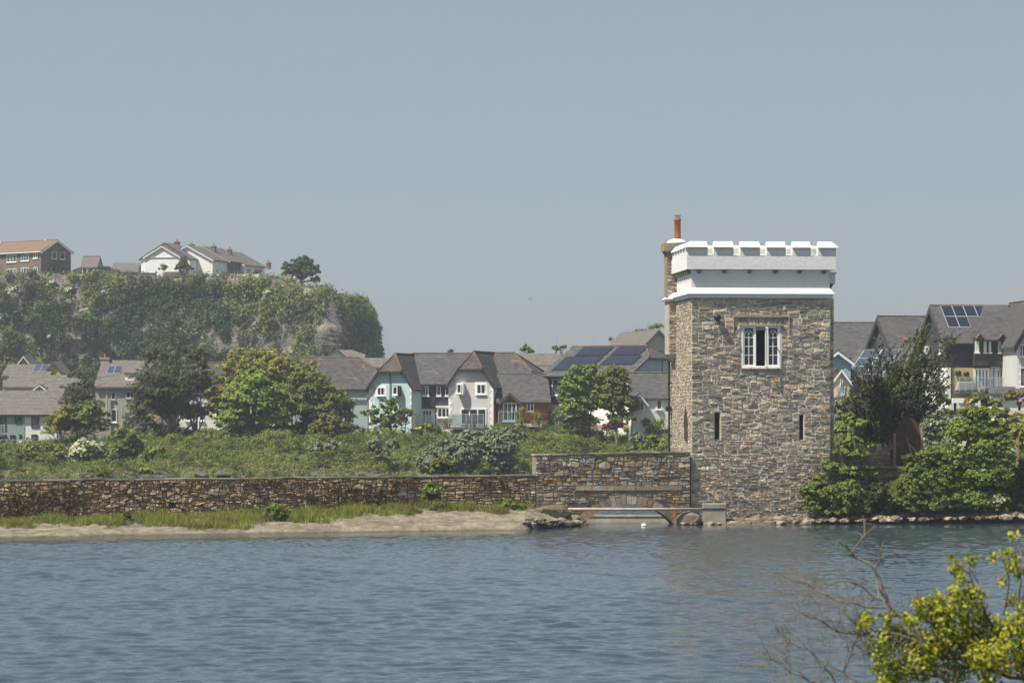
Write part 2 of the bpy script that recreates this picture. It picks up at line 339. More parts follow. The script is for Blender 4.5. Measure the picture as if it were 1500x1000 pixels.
def plant(name, label, cat, Y, lobes, mat='lf_mid', leaf=.22, dens=1., clump=.3, trunk=None, tw=.12, group=None, seed=1,
          asp=.75, flat=1., bark='bark', extra=None, depth=.85, stems=None, up=None, per=28, twigs=0, grow=1.16):
    """lobes: (px, py, rx, ry) measured on the photograph; each becomes a real ellipsoid of foliage at distance Y"""
    g = np.random.default_rng(seed); s = F / Y; L = []
    for lb in lobes:
        cx, cy, rx, ry = lb[:4]; dY = lb[4] if len(lb) > 4 else float(g.uniform(-.35, .35)) * min(rx, ry) / s
        c = P(cx, cy, Y); L.append(((c.x, Y + dY, c.z), (grow * rx / s, depth * min(rx, ry * 1.4) / s, grow * ry / s)))
    low = min(l[0][2] - l[1][2] for l in L); xm = float(np.mean([l[0][0] for l in L]))
    base = P(*trunk, Y) if trunk else Vector((xm, Y, low))
    pts, nm = clump_points(L, leaf, dens, clump, g, flat=flat, per=per)
    pts -= np.array(base); upv = None if up is None else np.array(up)
    v, f = leaf_quads(pts, nm, leaf, asp, g, upv)
    root = thing(name, label, cat, base, 0, group)
    link_mesh('crown' if trunk else 'foliage', v, f, M[mat], root)
    if extra:
        for (mt, frac, lf, nme) in extra:
            idx = np.where(fbm(pts * .9 / max(.4, leaf * 3), seed + 5, 2) > 1 - frac)[0]; idx = idx[g.random(len(idx)) < .5]
            if len(idx):
                v, f = leaf_quads(pts[idx] * 1.01 + nm[idx] * .05, nm[idx] + np.array([0, -.5, .6]), lf, .9, g)
                link_mesh(nme, v, f, M[mt], root)
    mb = MB()
    if trunk or stems or twigs:
        n = stems or 1
        for q in range(n):
            b0 = Vector(((q - (n - 1) / 2) * .35 if n > 1 else 0, 0, -.15)); tops = [Vector(l[0]) - base for l in L]
            tops.sort(key=lambda t: t.z); mid = sum(tops, Vector()) / len(tops); mid = b0.lerp(mid, .5) + Vector((q * .2, 0, 0))
            pth = bez(b0, mid, g, .06); mb.tube(pth, [tw * (1.15 - .5 * i / 5) for i in range(6)], 7)
            for t in tops:
                st = pth[int(g.integers(2, 6))]; e = st.lerp(t, .95); pp = bez(st, e, g, .12)
                mb.tube(pp, [tw * .55 * (1.05 - .85 * i / 5) for i in range(6)], 5)
                for z in range(3):
                    e2 = t + Vector(g.normal(size=3)) * (t - st).length * .33; mb.tube(bez(pp[int(g.integers(2, 5))], e2, g, .15, 4), [tw * .25, tw * .18, tw * .1, tw * .04], 4)
        for q in range(twigs):
            l = L[int(g.integers(0, len(L)))]; d = unit(g.normal(size=3)); d[2] = abs(d[2]); c = Vector(l[0]) - base
            e = c + Vector(d * np.array(l[1])) * float(g.uniform(.9, 1.15)); mb.tube(bez(c * .8, e, g, .1, 4), [tw * .3, tw * .2, tw * .12, tw * .05], 4)
        mb.build('trunk' if trunk else 'stems', M[bark], root)
    return root

# ------------------------------------------------------------------ masonry
def rubble(mb, u0, u1, z0, z1, hr=(.09, .2), wr=(.16, .5), blocked=None, seed=1, amp=.05, prot=(.012, .05), gap=.038, m=1, top=None, bot=None, quoin=0):
    """random-coursed rubble in the plane y=0, standing out towards -y; each stone is a mesh island of its own"""
    g = random.Random(seed); z = z0; ph = [g.uniform(0, 6) for _ in range(4)]
    def wav(k, u): return amp * (math.sin(u * 1.7 + ph[0] + k * .9) * .5 + math.sin(u * 4.1 + ph[1] + k * 2.3) * .3 + math.sin(u * 9.3 + k * 4.1) * .2)
    k = 0; zs = [z0]
    while zs[-1] < z1 - hr[0] * .6: zs.append(zs[-1] + g.uniform(*hr))
    zs[-1] = z1
    def zb(i, u):
        a = 0 if i in (0, len(zs) - 1) else wav(i, u)
        v = zs[i] + a
        if top: v = min(v, top(u))
        if bot: v = max(v, bot(u))
        return v
    def stone(a, b, fl, fh):
        zl = fl((a + b) / 2); zh = fh((a + b) / 2)
        if zh - zl < .035 or b - a < .05: return
        p = g.uniform(*prot); h = gap / 2; c = min(.05, (zh - zl) * .3, (b - a) * .25)
        j = lambda s=.012: g.uniform(-s, s)
        q = [(a + h + c * g.uniform(.2, 1), fl(a) + h), ((a + b) / 2 + j(.03), fl((a + b) / 2) + h + j()), (b - h - c * g.uniform(.2, 1), fl(b) + h), (b - h, fl(b) + h + c * g.uniform(.3, 1)),
             (b - h + j(), fh(b) - h - c * g.uniform(.3, 1)), (b - h - c * g.uniform(.2, 1.2), fh(b) - h), ((a + b) / 2 + j(.03), fh((a + b) / 2) - h + j()), (a + h + c * g.uniform(.2, 1.2), fh(a) - h),
             (a + h, fh(a) - h - c * g.uniform(.3, 1)), (a + h + j(), fl(a) + h + c * g.uniform(.3, 1))]
        n = len(q); cu = sum(t[0] for t in q) / n; cz = sum(t[1] for t in q) / n; ins = 1 - min(.22, .02 / max(.06, zh - zl))
        tx, tz = g.uniform(-.05, .05), g.uniform(-.10, .10)
        v = [(t[0], 0.004, t[1]) for t in q] + [(cu + (t[0] - cu) * (1 - (1 - ins) * .5), -p - (t[0] - cu) * tx - (t[1] - cz) * tz * 1.6 + j(.012), cz + (t[1] - cz) * ins) for t in q] + [(cu + (b - a) * g.uniform(-.2, .2), -p * g.uniform(.85, 1.2) - .002, cz + j(.02))]
        mb.add(v, [(i, (i + 1) % n, n + (i + 1) % n, n + i) for i in range(n)] + [(n + i, n + (i + 1) % n, 2 * n) for i in range(n)], m)
    for i in range(len(zs) - 1):
        zm = (zs[i] + zs[i + 1]) / 2; segs = [(u0, u1)]
        for (b0, b1) in (blocked(zm) if blocked else []):
            ns = []
            for s0, s1 in segs:
                if b1 <= s0 or b0 >= s1: ns.append((s0, s1)); continue
                if b0 > s0: ns.append((s0, b0))
                if b1 < s1: ns.append((b1, s1))
            segs = ns
        for s0, s1 in segs:
            a = s0
            while a < s1 - .04:
                hgt = zs[i + 1] - zs[i]; wd = g.uniform(*wr) * (1.25 if hgt < sum(hr) / 2 else .95)
                if quoin and (a == s0 or s1 - a < wr[1] * 1.6): wd = g.choice([.3, .5])
                b = a + wd
                if s1 - b < wr[0]: b = s1
                fl = lambda u, i=i: zb(i, u); fh = lambda u, i=i: zb(i + 1, u)
                if hgt > hr[0] * 1.45 and g.random() < .45 and b - a > .18:   # two thin stones, one above the other
                    t = g.uniform(.35, .65); mid = lambda u, t=t: fl(u) * (1 - t) + fh(u) * t
                    stone(a, b, fl, mid)
                    if g.random() < .5: c = a + (b - a) * g.uniform(.35, .65); stone(a, c, mid, fh); stone(c, b, mid, fh)
                    else: stone(a, b, mid, fh)
                else: stone(a, b, fl, fh)
                a = b

def wall_holes(mb, u0, u1, z0, z1, holes, y=0., depth=.4, m=0, reveal=True):
    us = sorted({u0, u1, *[h[0] for h in holes], *[h[1] for h in holes]}); zs = sorted({z0, z1, *[h[2] for h in holes], *[h[3] for h in holes]})
    for a, b in zip(us, us[1:]):
        for c, d in zip(zs, zs[1:]):
            if any(h[0] <= a and b <= h[1] and h[2] <= c and d <= h[3] for h in holes): continue
            mb.add([(a, y, c), (b, y, c), (b, y, d), (a, y, d)], [(0, 1, 2, 3)], m)
    if reveal:
        for a, b, c, d in holes:
            mb.add([(a, y, c), (a, y + depth, c), (a, y + depth, d), (a, y, d)], [(0, 1, 2, 3)], m)
            mb.add([(b, y, c), (b, y, d), (b, y + depth, d), (b, y + depth, c)], [(0, 1, 2, 3)], m)
            mb.add([(a, y, d), (a, y + depth, d), (b, y + depth, d), (b, y, d)], [(0, 1, 2, 3)], m)
            mb.add([(a, y, c), (b, y, c), (b, y + depth, c), (a, y + depth, c)], [(0, 1, 2, 3)], m)

# ------------------------------------------------------------------ tower
M['lead2'] = plain('grey_corbel', (.16, .16, .15), .8, .2, 4); M['tan_stone'] = plain('tan_dressed_stone', (.40, .35, .26), .9, .3, 3)
TY = 149.0; TS = F / TY; TROT = R(5)
def TZ(py): return H + (HZ - py) / TS
TW, TD = 6.42, 6.9
def CZ(py): return H + (HZ - py) / F * (TY + 5.4)
corner = Vector((PX(1012.5, TY), TY, 0))
tower = thing('tower', 'square rubble-stone tower with white battlements and a terracotta chimney pot at the water edge', 'tower', corner, TROT)
def TU(px): return (px - 1012.5) / TS / math.cos(TROT)
zt = TZ(436)                                   # top of the stonework
W0, W1, WZ0, WZ1 = TU(1087), TU(1144), TZ(539), TZ(476)     # window
slits = [(TU(1047), TU(1055), TZ(646), TZ(604)), (TU(1172), TU(1178.5), TZ(644), TZ(607))]
mb = MB(); holes = [(W0, W1, WZ0, WZ1)] + slits
FW = 6.46
wall_holes(mb, 0, FW, -.6, zt, holes, depth=.42)
ddoor = (1.0, 2.3, 3.3, TZ(594))
Ls = Matrix.Rotation(R(-90), 4, 'Z')          # left face: local x runs from back to front along the face
mb.M = Matrix.Translation((0, TD, 0)) @ Ls
lsl = [(TD - 4.9, TD - 4.6, TZ(520), TZ(490)), (TD - 3.9, TD - 3.65, TZ(575), TZ(500)), (TD - 4.6, TD - 4.3, TZ(655), TZ(612))]
DA, DB, DZ = TD - 2.45, TD - 1.0, TZ(622)
wall_holes(mb, 0, TD, -.6, zt, lsl + [(DA, DB, 2.6, DZ)], depth=.4)
mb.M = Matrix()
mb.add([(FW, 0, -.6), (FW, TD, -.6), (FW, TD, zt), (FW, 0, zt)], [(0, 1, 2, 3)])
mb.add([(0, TD, -.6), (FW, TD, -.6), (FW, TD, zt), (0, TD, zt)], [(0, 1, 2, 3)])
mb.box(FW, FW + .24, .42, 2.4, -.6, zt); mb.M = Matrix.Translation((FW, .42, 0)); rubble(mb, 0, .24, .5, zt, (.12, .24), (.2, .3), None, 51, .02); mb.M = Matrix()
def blk(z):
    r = []
    for a, b, c, d in slits:
        if c - .02 < z < d + .02: r.append((a - .015, b + .015))
    if WZ0 - .1 < z < WZ1 + .1: r.append((W0 - .03, W1 + .03))
    if TZ(476) < z < TZ(464): r.append((TU(1078), TU(1153)))
    return r
rubble(mb, 0, FW, -.3, 3.1, (.07, .16), (.15, .5), blk, 3, .07, (.02, .075), quoin=0)
rubble(mb, 0, FW, 3.1, zt, (.10, .24), (.13, .58), blk, 4, .085, quoin=1)
shell = mb.build('stone_wall', [M['tower_mortar'], M['tower_stone']], tower)
shell['label'] = 'rubble stone walls of the tower'
mb = MB(Matrix.Translation((0, TD, 0)) @ Ls)
def blkL(z):
    r = [(a, b) for a, b, c, d in lsl if c < z < d]
    if 2.6 < z < DZ: r.append((DA, DB))
    elif DZ <= z < TZ(594): t = (z - DZ) / (TZ(594) - DZ); mdl = (DA + DB) / 2; hw = (DB - DA) / 2 * (1 - t ** 1.8); r.append((mdl - hw, mdl + hw))
    return r
rubble(mb, 0, TD, 2.4, zt, (.09, .2), (.12, .4), blkL, 8, .04, (.01, .035))
sw = mb.build('side_facing', [M['side_mortar'], M['side_stone']], tower); sw['label'] = 'pale sunlit stone facing of the left side'
mb = MB()                                        # pointed side doorway: dark sheet at the wall face for its recess shade
zap = TZ(594); mdl = TD - (DA + DB) / 2; hw = (DB - DA) / 2
mb.add([(.012, mdl - hw, TZ(642)), (.012, mdl + hw, TZ(642)), (.012, mdl + hw, DZ), (.012, mdl - hw, DZ)], [(0, 1, 2, 3)])
pts = [(-.006, mdl + hw * math.copysign(1 - abs(t) ** 1, t) * 1 if t else mdl, 0) for t in ()]
arc = [(-.006, mdl - hw * (1 - t ** 1.8), DZ + t * (zap - DZ)) for t in [i / 8 for i in range(9)]] + [(-.006, mdl + hw * (1 - t ** 1.8), DZ + t * (zap - DZ)) for t in [i / 8 for i in range(7, -1, -1)]]
mb.add(arc, [tuple(range(len(arc)))])
dd = mb.build('side_door', M['wood_dark'], tower); dd['label'] = 'dark sheet for the shade in the pointed doorway of the left side'
# dark interior behind window and slits
mb = MB()
mb.box(.5, FW - .2, .44, 4.2, TZ(560), TZ(462)); mb.box(.25, FW - .25, .44, .5, 2.8, TZ(590))
rm = mb.build('room', M['room'], tower)
mb = MB()                                        # the room box is open to the window
rm.data.clear_geometry()
x0, x1, y0, y1, z0, z1 = .5, FW - .2, .43, 4.2, TZ(560), TZ(462)
mb.add([(x0,y0,z0),(x1,y0,z0),(x1,y1,z0),(x0,y1,z0),(x0,y0,z1),(x1,y0,z1),(x1,y1,z1),(x0,y1,z1)], [(0,1,2,3),(4,5,6,7),(1,2,6,5),(2,3,7,6),(3,0,4,7)])
for a, b, c, d in slits: mb.add([(a - .1, .43, c - .1), (b + .1, .43, c - .1), (b + .1, .43, d + .1), (a - .1, .43, d + .1)], [(0, 1, 2, 3)])
for a, b, c, d in lsl: mb.add([(.41, TD - a + .1, c - .1), (.41, TD - b - .1, c - .1), (.41, TD - b - .1, d + .1), (.41, TD - a + .1, d + .1)], [(0, 1, 2, 3)])
rm.data.from_pydata([tuple(v) for v in mb.v], [], mb.f); rm.data.update()

# window with gothic tracery, the middle light standing open
win = thing('gothic_window', None, None, (0, 0, 0)); win.parent = tower
wf = MB(); yw = .055; ft = .075
def frame(mb, a, b, c, d, t, y0, y1):
    mb.box(a, a + t, y0, y1, c, d); mb.box(b - t, b, y0, y1, c, d); mb.box(a + t, b - t, y0, y1, c, c + t); mb.box(a + t, b - t, y0, y1, d - t, d)
frame(wf, W0, W1, WZ0 + .03, WZ1, .075, yw - .06, yw + .08)
wf.box(W0 - .01, W1 + .01, -.03, yw - .06, WZ0 + .005, WZ0 + .08)
third = (W1 - W0) / 3 ; m1, m2 = TU(1107), TU(1124)
wf.box(m1 - .035, m1 + .035, yw - .05, yw + .08, WZ0 + .105, WZ1 - .075); wf.box(m2 - .035, m2 + .035, yw - .05, yw + .08, WZ0 + .105, WZ1 - .075)
wfo = wf.build('window_frame', M['white'], tower)
def casement(a, b, parent):
    s = MB(); c, d = WZ0 + .105, WZ1 - .075; t = .055; frame(s, a, b, c, d, t, yw - .04, yw + .03)
    ia, ib, ic, idd = a + t, b - t, c + t, d - t; cm = (ia + ib) / 2; hh = (idd - ic)
    s.box(cm - .014, cm + .014, yw - .025, yw + .015, ic, idd - .16)
    for q in (.26, .5, .74): s.box(ia, ib, yw - .022, yw + .012, ic + hh * q - .013, ic + hh * q + .013)
    zs_ = ic + hh * .74; wdt = (ib - ia)
    for sx, xx in ((1, ia), (-1, ib)):            # two crossing pointed arcs
        pts = [(xx + sx * wdt * (1 - math.cos(t2)) , yw - .005, zs_ + wdt * 1.05 * math.sin(t2)) for t2 in [R(k) for k in (0, 15, 30, 45, 57)]]
        s.tube(pts, .016, 5)
        pts = [(cm + sx * wdt * .5 * (1 - math.cos(t2)) * -1 * -1, yw - .005, zs_ + wdt * .8 * math.sin(t2)) for t2 in [R(k) for k in (0, 20, 40, 58)]]
        s.tube(pts, .012, 5)
    o = s.build('casement', M['white'], parent)
    gl = MB(); gl.box(ia, ib, yw + .0, yw + .006, ic, idd); gl.build('pane', M['glass'], o); return o
win2 = wfo
casement(W0 + .075, m1 - .035, tower); casement(m2 + .035, W1 - .075, tower)
# open middle leaf seen edge-on
s = MB(Matrix.Translation((m2 - .06, yw - .04, 0)) @ Matrix.Rotation(R(-86), 4, 'Z')); frame(s, 0, .42, WZ0 + .11, WZ1 - .08, .05, -.02, .02)
ob = s.build('open_casement', M['white'], tower)
bl = MB(); bl.box(m1 + .04, m2 - .04, yw + .1, yw + .11, WZ1 - .22, WZ1 - .08); bl.build('blind', M['lt_grey'], tower)
bpy.data.objects.remove(win)
# dressings: flat voussoir lintel, hood mould, sills
v = MB(); n = 30; lz0, lz1 = TZ(476), TZ(466); g = random.Random(5)
for k in range(n):
    a = TU(1083) + (TU(1148) - TU(1083)) * k / n; b = a + (TU(1148) - TU(1083)) / n - .008; cx = (TU(1083) + TU(1148)) / 2; sp = .55
    at, bt = cx + (a - cx) * 1.2, cx + (b - cx) * 1.2 - .004; p = g.uniform(.01, .04)
    v.prism([(a, -p, lz0 + .03), (b, -p, lz0 + .03), (bt, -p, lz1 + .03), (at, -p, lz1 + .03)], (0, p + .01, 0))
v.build('lintel', M['tower_stone'], tower)
v = MB(); h0, h1 = TU(1074), TU(1156)
v.box(h0 + .04, h1, -.10, .01, TZ(464), TZ(462.5)); v.box(h0, h0 + .04, -.09, .01, TZ(487), TZ(462.5) - .002); v.box(h1 - .002, h1 + .04, -.095, .01, TZ(487), TZ(462.5) - .002)
v.box(h0 - .14, h0 + .004, -.085, .01, TZ(487.5), TZ(486.3))
v.build('hood_mould', M['tan_stone'], tower)
v = MB(); v.box(W0 - .12, W1 + .1, -.10, .05, TZ(477), TZ(475.2)); v.build('drip_stone', M['tan_stone'], tower)
v = MB(); v.box(W0 - .05, W1 + .05, -.12, .08, WZ0 - .045, WZ0 + .004); v.build('sill', M['tan_stone'], tower)

# white cornice, band, corbels, parapet
c = MB()
za, zb_, zc, zd, ze, zf, zg = TZ(436), TZ(430), TZ(421.5), TZ(398), TZ(394.5), TZ(374), TZ(363)
zcap = TZ(353.5); PV = 4.75
c.box(-.11, FW + .10, -.11, PV + .1, za, zb_ - .03)
c.box(-.2, FW + .17, -.2, PV + .2, zb_ - .03, zb_ + .02)
c.frustum((-.2, FW + .17, -.2, PV + .2, zb_ + .02), (.0, FW - .02, .0, PV, zc))
c.box(-.0, FW - .02, -.0, PV, zc, zd + .1)
c.box(-.23, FW + .22, -.23, PV + .2, ze, TZ(378))        # solid of the parapet up to the walkway
o = c.build('white_band', M['limewash'], tower)
c = MB(); th = .32
x0, x1, y0, y1 = -.23, FW + .22, -.23, PV + .2
z0p = TZ(378)
c.box(x0, x1, y0, y0 + th, z0p, zf); c.box(x0, x1, y1 - th, y1, z0p, zf); c.box(x0, x0 + th, y0 + th, y1 - th, z0p, zf); c.box(x1 - th, x1, y0 + th, y1 - th, z0p, zf)
o = c.build('parapet', M['limewash'], tower)
def merlon(ax0, ax1, ay0, ay1):
    m_ = MB(); m_.box(ax0, ax1, ay0, ay1, zf, zg); e = .11
    m_.box(ax0 - (e if ax0 < 0 else .0), ax1 + (e if ax1 > FW else .0), ay0 - e, ay1 + e * .3, zg, zg + .035)
    m_.frustum((ax0 - (e if ax0 < 0 else .0), ax1 + (e if ax1 > FW else .0), ay0 - e, ay1 + e * .3, zg + .035), (ax0 + (.16 if ax0 < 0 else .03), ax1 - (.16 if ax1 > FW else .03), ay0 + .14, ay1 - .02, zcap))
    o = m_.build('merlon', M['limewash'], tower); bv = o.modifiers.new('b', 'BEVEL'); bv.width = .018; bv.segments = 1; return o
for a, b in ((1005.6, 1036), (1044, 1074), (1083, 1113), (1122, 1151), (1160, 1188), (1198, 1229)):
    merlon(x0 if a < 1010 else TU(a), x1 if b > 1225 else TU(b), y0, y0 + th)
n = 5; step = (y1 - y0 - .7) / n
for k in range(n):                                # left side: short merlons, read edge on
    a = y0 + .62 + k * step + .12; b = a + step - .32
    m_ = MB(); m_.box(x0, x0 + th, a, b, zf, zg); m_.frustum((x0 - .09, x0 + th, a - .02, b + .02, zg), (x0 + .14, x0 + th - .02, a + .02, b - .02, zcap - .02)); m_.build('merlon', M['limewash'], tower)
zr_ = H + (HZ - 359.5) / F * (TY + 4.6); m_ = MB(); m_.box(x0 + th, x1 - .03, y1 - th - .12, y1 - th - .002, z0p, zr_ - .12); m_.frustum((x0 + th, x1 - .02, y1 - th - .2, y1 - th + .2, zr_ - .12), (x0 + th + .05, x1 - .08, y1 - th - .06, y1 - th + .06, zr_)); m_.build('rear_parapet', M['limewash'], tower)
for px in (1024, 1061, 1098, 1136, 1172, 1208): u = TU(px); c = MB(); c.frustum((u - .07, u + .07, -.1, .0, ze - .17), (u - .09, u + .09, -.2, .0, ze - .05)); c.box(u - .09, u + .09, -.2, 0, ze - .05, ze + .01); c.build('corbel', M['lead2'], tower)
for k in range(7): y = .25 + k * .66; c = MB(); c.box(-.18, 0, y - .07, y + .07, ze - .2, ze + .01); c.build('corbel', M['lead2'], tower)
# chimney breast with stone corbel, white coping, stack, cap, flaunching, pot
c = MB(); zb0, zb1 = CZ(519), CZ(441)
c.box(-.36, 0.02, 5.0, 6.35, zb0, zb1); c.frustum((-.1, .02, 5.3, 6.1, zb0 - .35), (-.42, .02, 4.95, 6.4, zb0))
rb = MB(Matrix.Translation((-.36, 5.0, 0))); rubble(rb, 0, .36, zb0, zb1, (.1, .2), (.15, .36), None, 20, .02, (.01, .03), m=1)
c.v += rb.v; off = len(c.v) - len(rb.v); c.f += [tuple(i + off for i in f) for f in rb.f]; c.fm += rb.fm
c.build('chimney_breast', [M['side_mortar'], M['tower_stone']], tower)
c = MB(); c.box(-.46, .0, 4.85, 6.5, zb1, zb1 + .08); c.frustum((-.5, .0, 4.82, 6.55, zb1 + .08), (-.15, .0, 4.9, 6.2, zb1 + .38)); c.build('breast_coping', M['limewash'], tower)
c = MB(); sx0, sx1, sy0, sy1 = -.46, .42, 4.97, 5.85; zst = CZ(372); ztp = CZ(357)
c.box(sx0 + .0, sx1, sy0, sy1, zb1 + .2, zst)
rb = MB(Matrix.Translation((sx0, sy0, 0))); rubble(rb, 0, .88, zb1 + .2, zst, (.14, .2), (.25, .45), None, 21, .01, (.006, .02), m=1)
c.v += rb.v; off = len(c.v) - len(rb.v); c.f += [tuple(i + off for i in f) for f in rb.f]; c.fm += rb.fm
c.box(sx0 - .06, sx1 + .06, sy0 - .06, sy1 + .06, zst, zst + .1); c.box(sx0 - .14, sx1 + .14, sy0 - .14, sy1 + .14, zst + .1, ztp)
c.build('chimney_stack', [M['bridge_mortar'], M['bridge_stone']], tower)
c = MB(); cxx, cyy = .12, 5.4
c.lathe([(.50, 0), (.47, .08), (.36, .17), (.2, .22)], (cxx - .03, cyy, ztp), 14); c.build('flaunching', M['limewash'], tower, True)
c = MB(); zp = ztp + .2; c.lathe([(.17, 0), (.155, .1), (.15, CZ(321) - zp - .08), (.175, CZ(321) - zp - .06), (.175, CZ(321) - zp)], (cxx, cyy, zp), 16); c.build('chimney_pot', M['terracotta'], tower, True)
c = MB()
for k in range(8): a = k * math.pi / 4; x, y = cxx + .13 * math.cos(a), cyy + .13 * math.sin(a); c.tube([(x, y, CZ(321)), (x, y, CZ(315.5))], .014, 4)
c.lathe([(.16, 0), (.165, .03), (.02, .05)], (cxx, cyy, CZ(315.5)), 12); c.lathe([(.07, 0), (.07, .16)], (cxx, cyy, CZ(321)), 10)
c.build('cowl', M['alu'], tower)
c = MB(); c.tube([(-.14, 6.45, TZ(460)), (-.14, 6.45, 3.2)], .05, 8)
for z in (TZ(475), TZ(560), TZ(640)): c.box(-.21, .0, 6.38, 6.52, z, z + .08)
c.box(-.26, -.02, 6.32, 6.55, TZ(464), TZ(456)); c.box(-.3, -.02, 6.3, 6.6, TZ(602), TZ(595)); c.build('drainpipe', M['dark'], tower)
c = MB(); c.box(FW, FW + .36, .7, 1.5, TZ(414), TZ(399)); c.box(FW, FW + .42, .65, 1.55, TZ(399), TZ(396.5)); c.build('white_turret', M['limewash'], tower)
c = MB(); c.frustum((FW, FW + .1, .9, 1.3, TZ(427)), (FW, FW + .3, .75, 1.45, TZ(414) - .002)); c.build('turret_corbel', M['lead'], tower)
c = MB(); g = 10
prof = [(.165 * math.sin(math.pi * k / 12) + .001, -.165 * math.cos(math.pi * k / 12)) for k in range(13)]
c.lathe(prof, (TU(1050), -.22, TZ(465)), 16); c.tube([(TU(1050), 0, TZ(465)), (TU(1050), -.1, TZ(465))], .06, 8); c.build('globe_lamp', M['dark'], tower, True)

# ------------------------------------------------------------------ bridge and causeway wall
BRr = R(8); bxR = PX(1011, 148.75); bl_ = 7.15
b0 = Vector((bxR - bl_ * math.cos(BRr), 148.75 - bl_ * math.sin(BRr), 0)); BY = 148.2; BS = F / BY
bridge = thing('stone_bridge', 'low stone arch bridge with a tall lichened parapet joining the causeway wall to the tower', 'bridge', b0, BRr)
def BU(px): return (px - 750) / F * 148.3 / 1.0 - b0.x if False else ((px - 750) / F * (b0.y + (px - 788) / 222 * 1.0) - b0.x) / math.cos(BRr)
def BZ(py): return H + (HZ - py) / BS
ac, aw = BU(921), (BU(989) - BU(854)) / 2; zsp, zcr = -.05, BZ(737.5)
Rr = ((zcr - zsp) ** 2 + aw ** 2) / (2 * (zcr - zsp)); zcen = zcr - Rr
def arch_z(u): return zcen + math.sqrt(max(0, Rr * Rr - (u - ac) ** 2)) if abs(u - ac) < aw else zsp
ztopL, ztopR = BZ(667), BZ(663)
ths = 1.1
outl = [(0, -.5), (ac - aw, -.5)] + [(ac - aw + 2 * aw * k / 20, arch_z(ac - aw + 2 * aw * k / 20)) for k in range(21)] + [(ac + aw, -.5), (bl_, -.5), (bl_, ztopR), (0, ztopL)]
mb = MB(); mb.prism([(u, 0, z) for u, z in outl], (0, ths, 0))
zstr = BZ(718.5)
def blkB(z):
    r = []
    ra = Rr + .42
    if z < zcen + ra and z > -1: hw_ = math.sqrt(max(0, ra * ra - (z - zcen) ** 2)); r.append((ac - hw_, ac + hw_))
    if BZ(719) < z < BZ(712): r.append((BU(843), BU(1000)))
    return r
mb.M = Matrix(); g = random.Random(2)
rubble(mb, 0, bl_, -.3, BZ(699), (.10, .22), (.2, .55), blkB, 11, .05, (.02, .06))
rubble(mb, 0, bl_, BZ(699), ztopR - .02, (.11, .30), (.14, .48), None, 12, .10, (.02, .07), top=lambda u: ztopL + (ztopR - ztopL) * u / bl_ - .02)
nv = 21; amax = math.asin(min(1, aw / Rr))
for k in range(nv):
    a0 = -amax + 2 * amax * k / nv + .004; a1 = -amax + 2 * amax * (k + 1) / nv - .004; ro = Rr + g.choice([.34, .40, .44]); p = g.uniform(.015, .045)
    mb.prism([(ac + Rr * math.sin(a0), -p, zcen + Rr * math.cos(a0)), (ac + Rr * math.sin(a1), -p, zcen + Rr * math.cos(a1)), (ac + ro * math.sin(a1), -p, zcen + ro * math.cos(a1)), (ac + ro * math.sin(a0), -p, zcen + ro * math.cos(a0))], (0, p, 0), 1)
bw = mb.build('arch_wall', [M['bridge_mortar'], M['bridge_stone']], bridge)
c = MB(); u = BU(843)
while u < BU(998): L_ = g.uniform(.7, 1.05); c.box(u, min(u + L_, BU(999)) - .02, -.085, .0, zstr + .02, zstr + .22); u += L_
c.build('string_course', M['bridge_stone'], bridge)
c = MB(); u = -.04
while u < bl_ - .05:
    L_ = g.uniform(.35, .8); e = min(u + L_, bl_ - .02); z = ztopL + (ztopR - ztopL) * u / bl_; c.box(u, e - .015, -.06 - g.random() * .03, ths + .05, z, z + g.uniform(.045, .07)); u = e if e < bl_ - .06 else bl_
c.build('coping', M['rock'], bridge)

wl0 = Vector((b0.x, b0.y, 0)); WR = R(15); wL = 26.5
wo_ = wl0 - Vector((math.cos(WR), math.sin(WR), 0)) * wL
cw = thing('causeway_wall', 'long low brown rubble wall with dark creeper running from the left edge to the bridge', 'wall', wo_, WR)
def wtop(u): return PZ(706, wo_.y) + (BZ(697) - PZ(706, wo_.y)) * u / wL + .02 * math.sin(u * 1.3)
mb = MB(); N_ = 54
for k in range(N_):
    a, b = wL * k / N_, wL * (k + 1) / N_
    mb.add([(a, 0, -.3), (b, 0, -.3), (b, 0, wtop(b)), (a, 0, wtop(a)), (a, .9, -.3), (b, .9, -.3), (b, .9, wtop(b)), (a, .9, wtop(a))], [(0, 1, 2, 3), (3, 2, 6, 7), (4, 5, 6, 7)])
rubble(mb, 0, wL - 6, .1, 2.4, (.07, .17), (.10, .36), lambda z: [(9.7, 10.0)] if .75 < z < 1.15 else [], 15, .12, (.02, .12), gap=.026, top=lambda u: wtop(u) - .01)
rubble(mb, wL - 6, wL, .1, 2.5, (.10, .22), (.2, .5), None, 16, .06, (.02, .07), top=lambda u: wtop(u) - .01)
mb.add([(9.65, -.004, .7), (10.0, -.004, .7), (10.0, -.004, 1.2), (9.65, -.004, 1.2)], [(0, 1, 2, 3)], 2)
mb.build('rubble_wall', [M['sea_mortar'], M['sea_stone'], M['dark']], cw)
c = MB(); u = 0; g = random.Random(9)
while u < wL - .05: L_ = g.uniform(.5, 1.3); e = min(wL, u + L_); z = (wtop(u) + wtop(e)) / 2 + g.uniform(-.008, .012); c.box(u, e - .012, -.07 - g.random() * .03, .98, z, z + .055); u = e
c.build('coping', M['rock'], cw)

